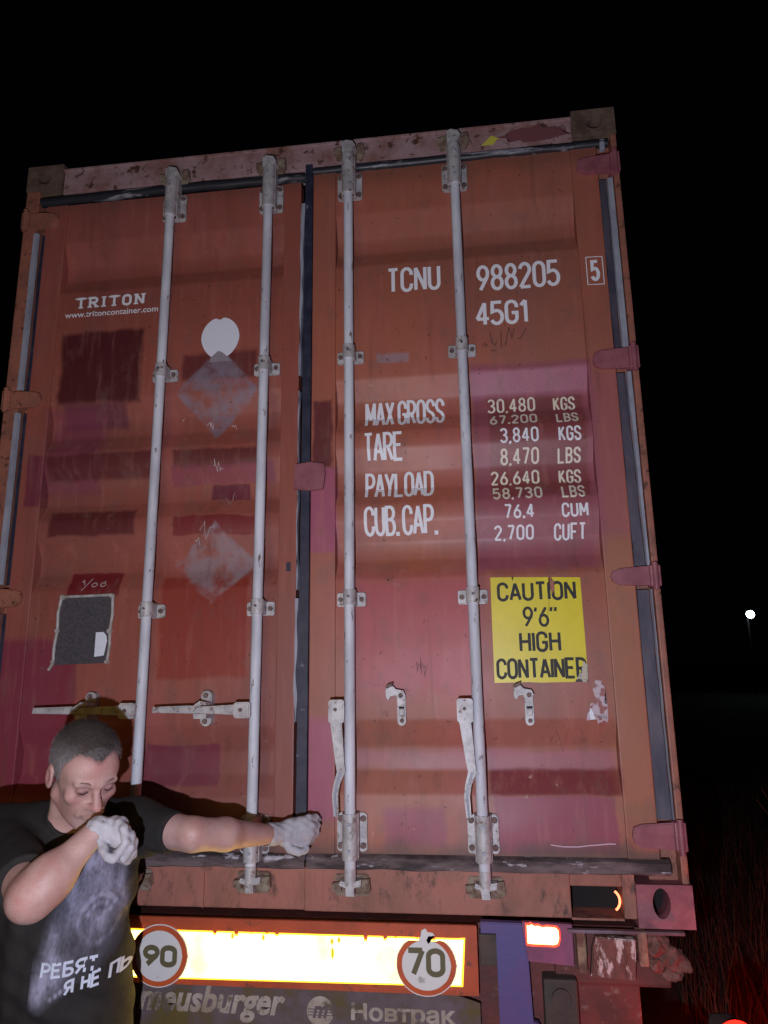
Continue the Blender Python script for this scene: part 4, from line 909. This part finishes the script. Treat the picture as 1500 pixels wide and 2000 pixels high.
def hair_f(p):
    q = toloc(p); d = head(q, False)
    nz = .0007 * wave(p, ((310, 90, 150), (-120, 260, 210)), .3) + .0006 * wave(p, ((520, 210, -350), (-320, 400, 290)), .9) + .0016 * wave(p, ((70, 40, 60), (30, 90, -50)), .9)
    a = np.interp(q[:, 1], [u for u, v in HA], [v for u, v in HA]); a = a - .016 * np.exp(-(q[:, 0] / .017) ** 2) * (q[:, 1] < -.03) + .010 * np.exp(-((np.abs(q[:, 0]) - .045) / .014) ** 2) * (q[:, 1] < -.03)
    nz = .0005 * wave(p, ((310, 90, 150), (-120, 260, 210)), .3)
    reg = (a - q[:, 2]) * .62 + .0030 * wave(p, ((420, 130, 90), (-210, 330, 60)), .6)
    d = d - (.0010 + .0055 * np.clip(-reg / .030, 0, 1) * (.5 + .5 * np.clip((q[:, 2] - .03) / .05, 0, 1))) - nz
    return smax(d, reg.astype(np.float32), .002) * HS
def fingers(p, palm, lst, k=.012):
    d = palm
    for f in lst:
        r = f[0]; pts = f[1:]
        g = None
        for i, (a, b) in enumerate(zip(pts[:-1], pts[1:])):
            c = cap(p, a, b, r * (1 - .06 * i), r * (1 - .06 * (i + 1))); g = c if g is None else smin(g, c, .004)
        d = smin(d, g, k if len(f) < 9 else .004)
    return d
def gl_f(p):
    pm = elp(p, (1.224, -.110, .274), (.050, .031, .043), rz(24)); pm = smin(pm, elp(p, (1.254, -.102, .276), (.030, .030, .042), rz(24)), .016)
    pm = smin(pm, cap(p, (1.166, -.160, .277), (1.195, -.130, .275), .035, .030), .014)
    L = [[.0118, (1.250, -.118, .306), (1.272, -.098, .314), (1.288, -.066, .310), (1.292, -.040, .300)],
         [.0122, (1.256, -.122, .287), (1.283, -.104, .292), (1.294, -.072, .286), (1.276, -.046, .282), (1.256, -.044, .280)],
         [.0120, (1.254, -.122, .266), (1.281, -.106, .266), (1.291, -.076, .264), (1.273, -.050, .262), (1.254, -.048, .261)],
         [.0108, (1.246, -.116, .246), (1.268, -.104, .243), (1.276, -.078, .243), (1.262, -.056, .243), (1.246, -.054, .244)],
         [.0125, (1.202, -.128, .248), (1.226, -.140, .230), (1.252, -.138, .222), (1.272, -.122, .226)]]
    d = fingers(p, pm, L, .013); d = smax(d, -cap(p, (1.150, -.176, .278), (1.172, -.150, .276), .0295, .0295), .003)
    return d + .0012 * wave(p, ((160, 60, 90), (-70, 120, 150)), .5)
def gr_f(p):
    p = (p - np.array([.868, -.674, .388], np.float32)) / np.float32(.90) + np.array([.856, -.674, .386], np.float32)
    pm = elp(p, (.906, -.668, .384), (.040, .028, .041)); pm = smin(pm, elp(p, (.928, -.672, .380), (.022, .024, .042)), .012)
    pm = smin(pm, cap(p, (.866, -.676, .388), (.885, -.670, .386), .039, .033), .012)
    L = [[.0120, (.926, -.684, .408), (.950, -.700, .398), (.960, -.712, .366), (.946, -.712, .342), (.930, -.702, .338)],
         [.0125, (.936, -.678, .392), (.962, -.686, .380), (.968, -.696, .348), (.952, -.698, .324), (.934, -.690, .322)],
         [.0122, (.938, -.664, .374), (.962, -.668, .362), (.966, -.676, .334), (.950, -.678, .314), (.934, -.672, .314)],
         [.0110, (.934, -.650, .358), (.954, -.650, .346), (.957, -.656, .322), (.943, -.658, .306), (.930, -.656, .308)],
         [.0128, (.884, -.694, .366), (.900, -.712, .346), (.918, -.722, .332), (.936, -.722, .326)]]
    d = fingers(p, pm, L, .012); d = smax(d, -cap(p, (.850, -.690, .372), (.868, -.674, .388), .033, .033), .003)
    return d + .0014 * wave(p, ((150, 70, 100), (-80, 120, 140)), 1.5)
M_SKIN = mat('skin', (.50, .31, .28), .5, col2=(.44, .25, .22), scale=14, col3=(.46, .22, .20), s3=7, lo3=.5, hi3=.7, bump=.35, bscale=260)
M_SKIN.node_tree.nodes['Principled BSDF'].inputs['Subsurface Weight'].default_value = .12
M_SKIN.node_tree.nodes['Principled BSDF'].inputs['Subsurface Radius'].default_value = (.012, .005, .003)
M_HAIR = mat('hair', (.1, .08, .07), .9, bump=1, bscale=380)
def tint(me, cols, mt):
    at = me.attributes.new('tint', 'FLOAT_COLOR', 'POINT'); at.data.foreach_set('color', np.hstack([cols, np.ones((len(cols), 1))]).astype(np.float32).ravel())
    nt, N, L, P = nodes(mt)
    if 'tint_attr' not in N:
        n = N.new('ShaderNodeAttribute'); n.name = 'tint_attr'; n.attribute_name = 'tint'
        src = P.inputs['Base Color'].links[0].from_socket if P.inputs['Base Color'].links else None
        if src:
            mx = N.new('ShaderNodeMix'); mx.data_type = 'RGBA'; mx.blend_type = 'MULTIPLY'; mx.inputs[0].default_value = 1; L.new(src, mx.inputs[6]); L.new(n.outputs['Color'], mx.inputs[7]); L.new(mx.outputs[2], P.inputs['Base Color'])
        else: L.new(n.outputs['Color'], P.inputs['Base Color'])
M_BROW = mat('brow_hair', (.20, .12, .10), .8)
M_SHIRT = mat('black_cotton', (.012, .010, .010), .85, col2=(.018, .015, .014), scale=30, bump=.3, bscale=400)
M_GLOVE = mat('white_glove', (.50, .48, .52), .9, col2=(.40, .38, .42), scale=18, bump=.6, bscale=320)
P_, F_ = surface(body_f, (.36, -.90, -.15), (1.26, -.06, .68), .0038)
ORG = np.array([.72, -.46, 0.0]); off = np.array([0, 0, ZB])
def pm(name, P, F, mt, parent): return mesh_from(name, P + off, F, mt, parent, ORG)
MAN = mesh_from('person', P_ + off, F_, M_SKIN, None, ORG); MAN.location = ORG
tag(MAN, 'man in black printed T-shirt and white gloves, one hand at his mouth', 'person')
ql = toloc(P_.astype(np.float32)); inh = (np.linalg.norm(ql, axis=1) < .15)
def gb(c, sg): return np.exp(-(((ql - np.array(c)) / np.array(sg)) ** 2).sum(1)) * inh
stub = gb((0, -.075, -.088), (.045, .035, .026)) + .8 * (gb((.05, -.03, -.065), (.02, .03, .03)) + gb((-.05, -.03, -.065), (.02, .03, .03))) + .6 * gb((0, -.095, -.055), (.022, .02, .008))
socket_shade = gb((.032, -.09, -.003), (.020, .02, .010)) + gb((-.032, -.09, -.003), (.020, .02, .010)) + .5 * (gb((.034, -.088, -.016), (.018, .02, .005)) + gb((-.034, -.088, -.016), (.018, .02, .005)))  # shade of the eye sockets, painted into the skin tint
redd = gb((0, -.115, -.033), (.018, .02, .016)) + .7 * (gb((.045, -.07, -.03), (.02, .02, .018)) + gb((-.045, -.07, -.03), (.02, .02, .018))) + .5 * (gb((.083, .016, -.006), (.012, .02, .03)) + gb((-.083, .016, -.006), (.012, .02, .03)))
brow_ = gb((.032, -.092, .021), (.019, .02, .0045)) + gb((-.032, -.092, .021), (.019, .02, .0045))
T = np.ones((len(P_), 3)) * (1 - .38 * np.clip(stub, 0, 1)[:, None] * np.array([1.0, .75, .7])); T *= 1 - np.clip(socket_shade, 0, 1)[:, None] * np.array([.42, .5, .42]); T *= 1 - np.clip(redd, 0, 1)[:, None] * np.array([.02, .22, .16]); T *= 1 - .30 * np.clip(brow_, 0, 1)[:, None]
a_ = np.interp(ql[:, 1], [u for u, v in HA], [v for u, v in HA]); a_ = a_ - .016 * np.exp(-(ql[:, 0] / .017) ** 2) * (ql[:, 1] < -.03) + .010 * np.exp(-((np.abs(ql[:, 0]) - .045) / .014) ** 2) * (ql[:, 1] < -.03)
hl = np.clip(1 - (a_ - ql[:, 2]) / .012, 0, 1) * inh * (np.abs(ql[:, 0]) < .078); T *= 1 - .5 * hl[:, None]
T *= (1 + .05 * wave(P_, ((60, 25, 40), (-30, 55, 38)), .7))[:, None]
tint(MAN.data, T, M_SKIN)
Ps, Fs = surface(shirt_f, (.36, -.80, -.26), (1.02, -.24, .50), .0048)
SH = pm('t_shirt', Ps, Fs, M_SHIRT, MAN)
HP, HF = surface(hair_f, (.60, -.72, .38), (.90, -.36, .68), .0024)
hr = np.random.RandomState(3); ctr = tow((0, .01, .02)); q0 = toloc(HP.astype(np.float32)); okv = np.where(head(q0, False) > .0015)[0]
sv_, sf_ = [], []
for k in hr.choice(okv, 7000):
    p = HP[k]; nrm = p - ctr; nrm /= np.linalg.norm(nrm); fwd = HM @ np.array([.15, -.6, -.25]); d = nrm * .55 + fwd * .8 + hr.normal(0, .35, 3); d /= np.linalg.norm(d)
    t_ = np.cross(d, nrm); t_ /= np.linalg.norm(t_) + 1e-9; l = hr.uniform(.004, .009); w_ = .0006; i0 = len(HP) + len(sv_)
    sv_ += [p - nrm * .002 + t_ * w_, p - nrm * .002 - t_ * w_, p + d * l * .9 + nrm * .002]; sf_.append([i0, i0 + 1, i0 + 2])
HA_ = np.vstack([HP, np.array(sv_)]); me = bpy.data.meshes.new('hair'); me.from_pydata((HA_ + off - ORG).tolist(), [], HF.tolist() + sf_); me.update(); link('hair', me, M_HAIR, MAN, smooth=True)
ql = toloc(HA_.astype(np.float32)); gk = np.clip((.105 - ql[:, 2]) / .06, 0, 1) * np.clip((np.abs(ql[:, 0]) - .02) / .03, 0, 1); gk = np.clip(gk + .35 * (ql[:, 1] < -.06) + hr.normal(0, .10, len(gk)), 0, 1)[:, None]
hc = np.array([[.050, .034, .028]]) * (1 - gk) + np.array([[.23, .21, .215]]) * gk
tint(me, hc, M_HAIR)
pm('glove', *surface(gl_f, (1.12, -.21, .19), (1.32, -.02, .34), .0022), M_GLOVE, MAN)
pm('glove', *surface(gr_f, (.80, -.76, .28), (1.00, -.60, .45), .0022), M_GLOVE, MAN)
# eyebrows and lash lines
for s in (-1, 1):
    b = MB()
    pts = [tow(v) for v in ((s * .014, -.0965, .0185), (s * .026, -.0955, .0245), (s * .038, -.089, .0245), (s * .050, -.078, .018))]
    b.tube([tuple(q + off - ORG) for q in pts], .0019, 7); b.build('eyebrow', M_BROW, MAN)
    b = MB(); pts = [tow(v) for v in ((s * .020, -.0895, -.0020), (s * .030, -.0915, -.0050), (s * .042, -.086, -.0035))]
    b.tube([tuple(q + off - ORG) for q in pts], .0011, 6); b.build('eyelashes', M_HAIR, MAN)
# trousers and shoes (below the frame, still built)
def tr_f(p):
    d = elp(p, (.725, -.45, -.26), (.155, .12, .12), Y26)
    for hx, hy, fx, fy in ((.645, -.49, .60, -.52), (.80, -.42, .83, -.42)):
        g = cap(p, (hx, hy, -.28), (hx, hy - .02, -.68), .088, .066); g = smin(g, cap(p, (hx, hy - .02, -.68), (fx, fy, -1.05), .066, .056), .04); d = smin(d, g, .03)
    return smax(d, -1.05 - p[:, 2], .01) + .005 * wave(p, ((20, 9, 30), (11, 20, -14)), .4)
pm('trousers', *surface(tr_f, (.48, -.68, -1.10), (.96, -.26, -.12), .012), mat('trousers', (.03, .035, .05), .85, col2=(.045, .05, .07), scale=20), MAN)
for fx, fy in ((.60, -.52), (.83, -.42)):
    def sh_f(p, fx=fx, fy=fy): return smax(smin(elp(p, (fx + .02, fy - .06, -1.09), (.05, .13, .06), rz(20)), cap(p, (fx, fy, -1.09), (fx, fy, -1.02), .055, .05), .03), -1.118 - p[:, 2], .004)
    pm('shoe', *surface(sh_f, (fx - .12, fy - .24, -1.13), (fx + .14, fy + .12, -.94), .008), M_TYRE, MAN)
# shirt print and lettering laid on the cloth
dg = bpy.context.evaluated_depsgraph_get()
bvh = BVHTree.FromPolygons([tuple(v) for v in Ps], [tuple(int(k) for k in f) for f in Fs])
DV = Vector((-.30, 1, 0)).normalized()
def onshirt(x, z, o):
    y0 = -.60; h = bvh.ray_cast(Vector((x, y0, z)) - DV * .6, DV)
    return None if h[0] is None else h[0] - DV * o
def gauss(x, z, cx, cz, sx, sz): return math.exp(-((x - cx) / sx) ** 2 - ((z - cz) / sz) ** 2)
def fur(x, z):
    v = .0; fx, fz = x, z; x = x + .030; z = z + .035
    v += .55 * gauss(fx, fz, .722, .022, .038, .034) + .5 * gauss(fx, fz, .702, -.01, .018, .03)           # hind foot
    v += .45 * gauss(x, z, .757, .125, .020, .055) + .30 * gauss(x, z, .78, .09, .03, .03)               # flank
    v += .30 * gauss(x, z, .800, .22, .030, .06) + .22 * gauss(x, z, .88, .24, .02, .07) + .30 * gauss(x, z, .905, .25, .010, .05)
    v += .7 * gauss(x, z, .838, .315, .022, .022) + .3 * gauss(x, z, .86, .28, .03, .03) + .26 * gauss(x, z, .85, .20, .050, .10)
    v += .38 * gauss(x, z, .862, .165, .020, .024) - .22 * gauss(x, z, .862, .200, .030, .010)
    r = math.hypot((x - .860) / .046, (z - .172) / .052); v += .05 * math.exp(-((r - 1) / .14) ** 2)
    for i in range(5):
        a = R(150 - i * 30); v += .8 * gauss(x, z, .860 + .040 * math.cos(a), .178 + .050 * math.sin(a), .0050, .0060) + .6 * gauss(x, z, .860 + .028 * math.cos(a), .172 + .034 * math.sin(a), .0045, .0060)
    for i in range(5): v += .6 * gauss(fx, fz, .735 + .011 * i, -.022 + .006 * i, .004, .006)
    n1 = mnoise.noise(Vector((x * 60, z * 22, 1))); n2 = mnoise.noise(Vector((x * 190, z * 90, 4)))
    v += .34 * math.exp(-((r - 1) / .12) ** 2) * max(0, .25 + 1.3 * mnoise.noise(Vector((x * 38, z * 38, 9)))) + .30 * gauss(x, z, .790, .30, .012, .06) + .26 * gauss(x, z, .915, .20, .010, .05) + .10 * gauss(x, z, .850, .23, .060, .12)
    return 1.25 * v * (1 + .55 * n1 + .5 * n2)
bm = bmesh.new(); cl = bm.loops.layers.float_color.new('ink'); g = {}; st_ = .0025
nx, nz = 100, 168; x0, z0 = .68, -.06
for i in range(nx + 1):
    for j in range(nz + 1):
        x = x0 + i * st_; z = z0 + j * st_; v = fur(x, z)
        if v < .035: continue
        h = onshirt(x, z, .0018)
        if h is None: continue
        h = h + Vector(off - ORG); g[i, j] = (bm.verts.new(h), min(v, 1))
for i in range(nx):
    for j in range(nz):
        c = [(i, j), (i + 1, j), (i + 1, j + 1), (i, j + 1)]
        if all(q in g for q in c):
            f = bm.faces.new([g[q][0] for q in c]); f.smooth = True
            for l, q in zip(f.loops, c): v = g[q][1]; l[cl] = (.012 + .30 * v, .010 + .29 * v, .010 + .40 * v, 1)
me = bpy.data.meshes.new('shirt_print'); bm.to_mesh(me); bm.free()
M_PR = bpy.data.materials.new('fur_print'); nt, N, L, P = nodes(M_PR); at = N.new('ShaderNodeAttribute'); at.attribute_name = 'ink'; L.new(at.outputs['Color'], P.inputs['Base Color']); P.inputs['Roughness'].default_value = .85
link('shirt_print', me, M_PR, SH)
for txt, x0, x1, z0, z1, t, sl in (('РЕБЯТ,', .704, .850, .024, .060, .0066, .0), ('Я  НЕ  ПЬ', .764, .915, -.022, .014, .0064, .17)):
    bm = text_bm(txt, x0, x1, z0, z1, t, .42, slope=sl, sh=.06)
    for v in bm.verts[:]:
        h = onshirt(v.co.x, v.co.z, .0034)
        if h is None: bm.verts.remove(v)
        else: v.co = h + Vector(off - ORG)
    me = bpy.data.meshes.new('shirt_lettering'); bm.to_mesh(me); bm.free(); link('shirt_lettering', me, mat('print_white', (.55, .60, .72), .8) if 'print_white' not in bpy.data.materials else bpy.data.materials['print_white'], SH)
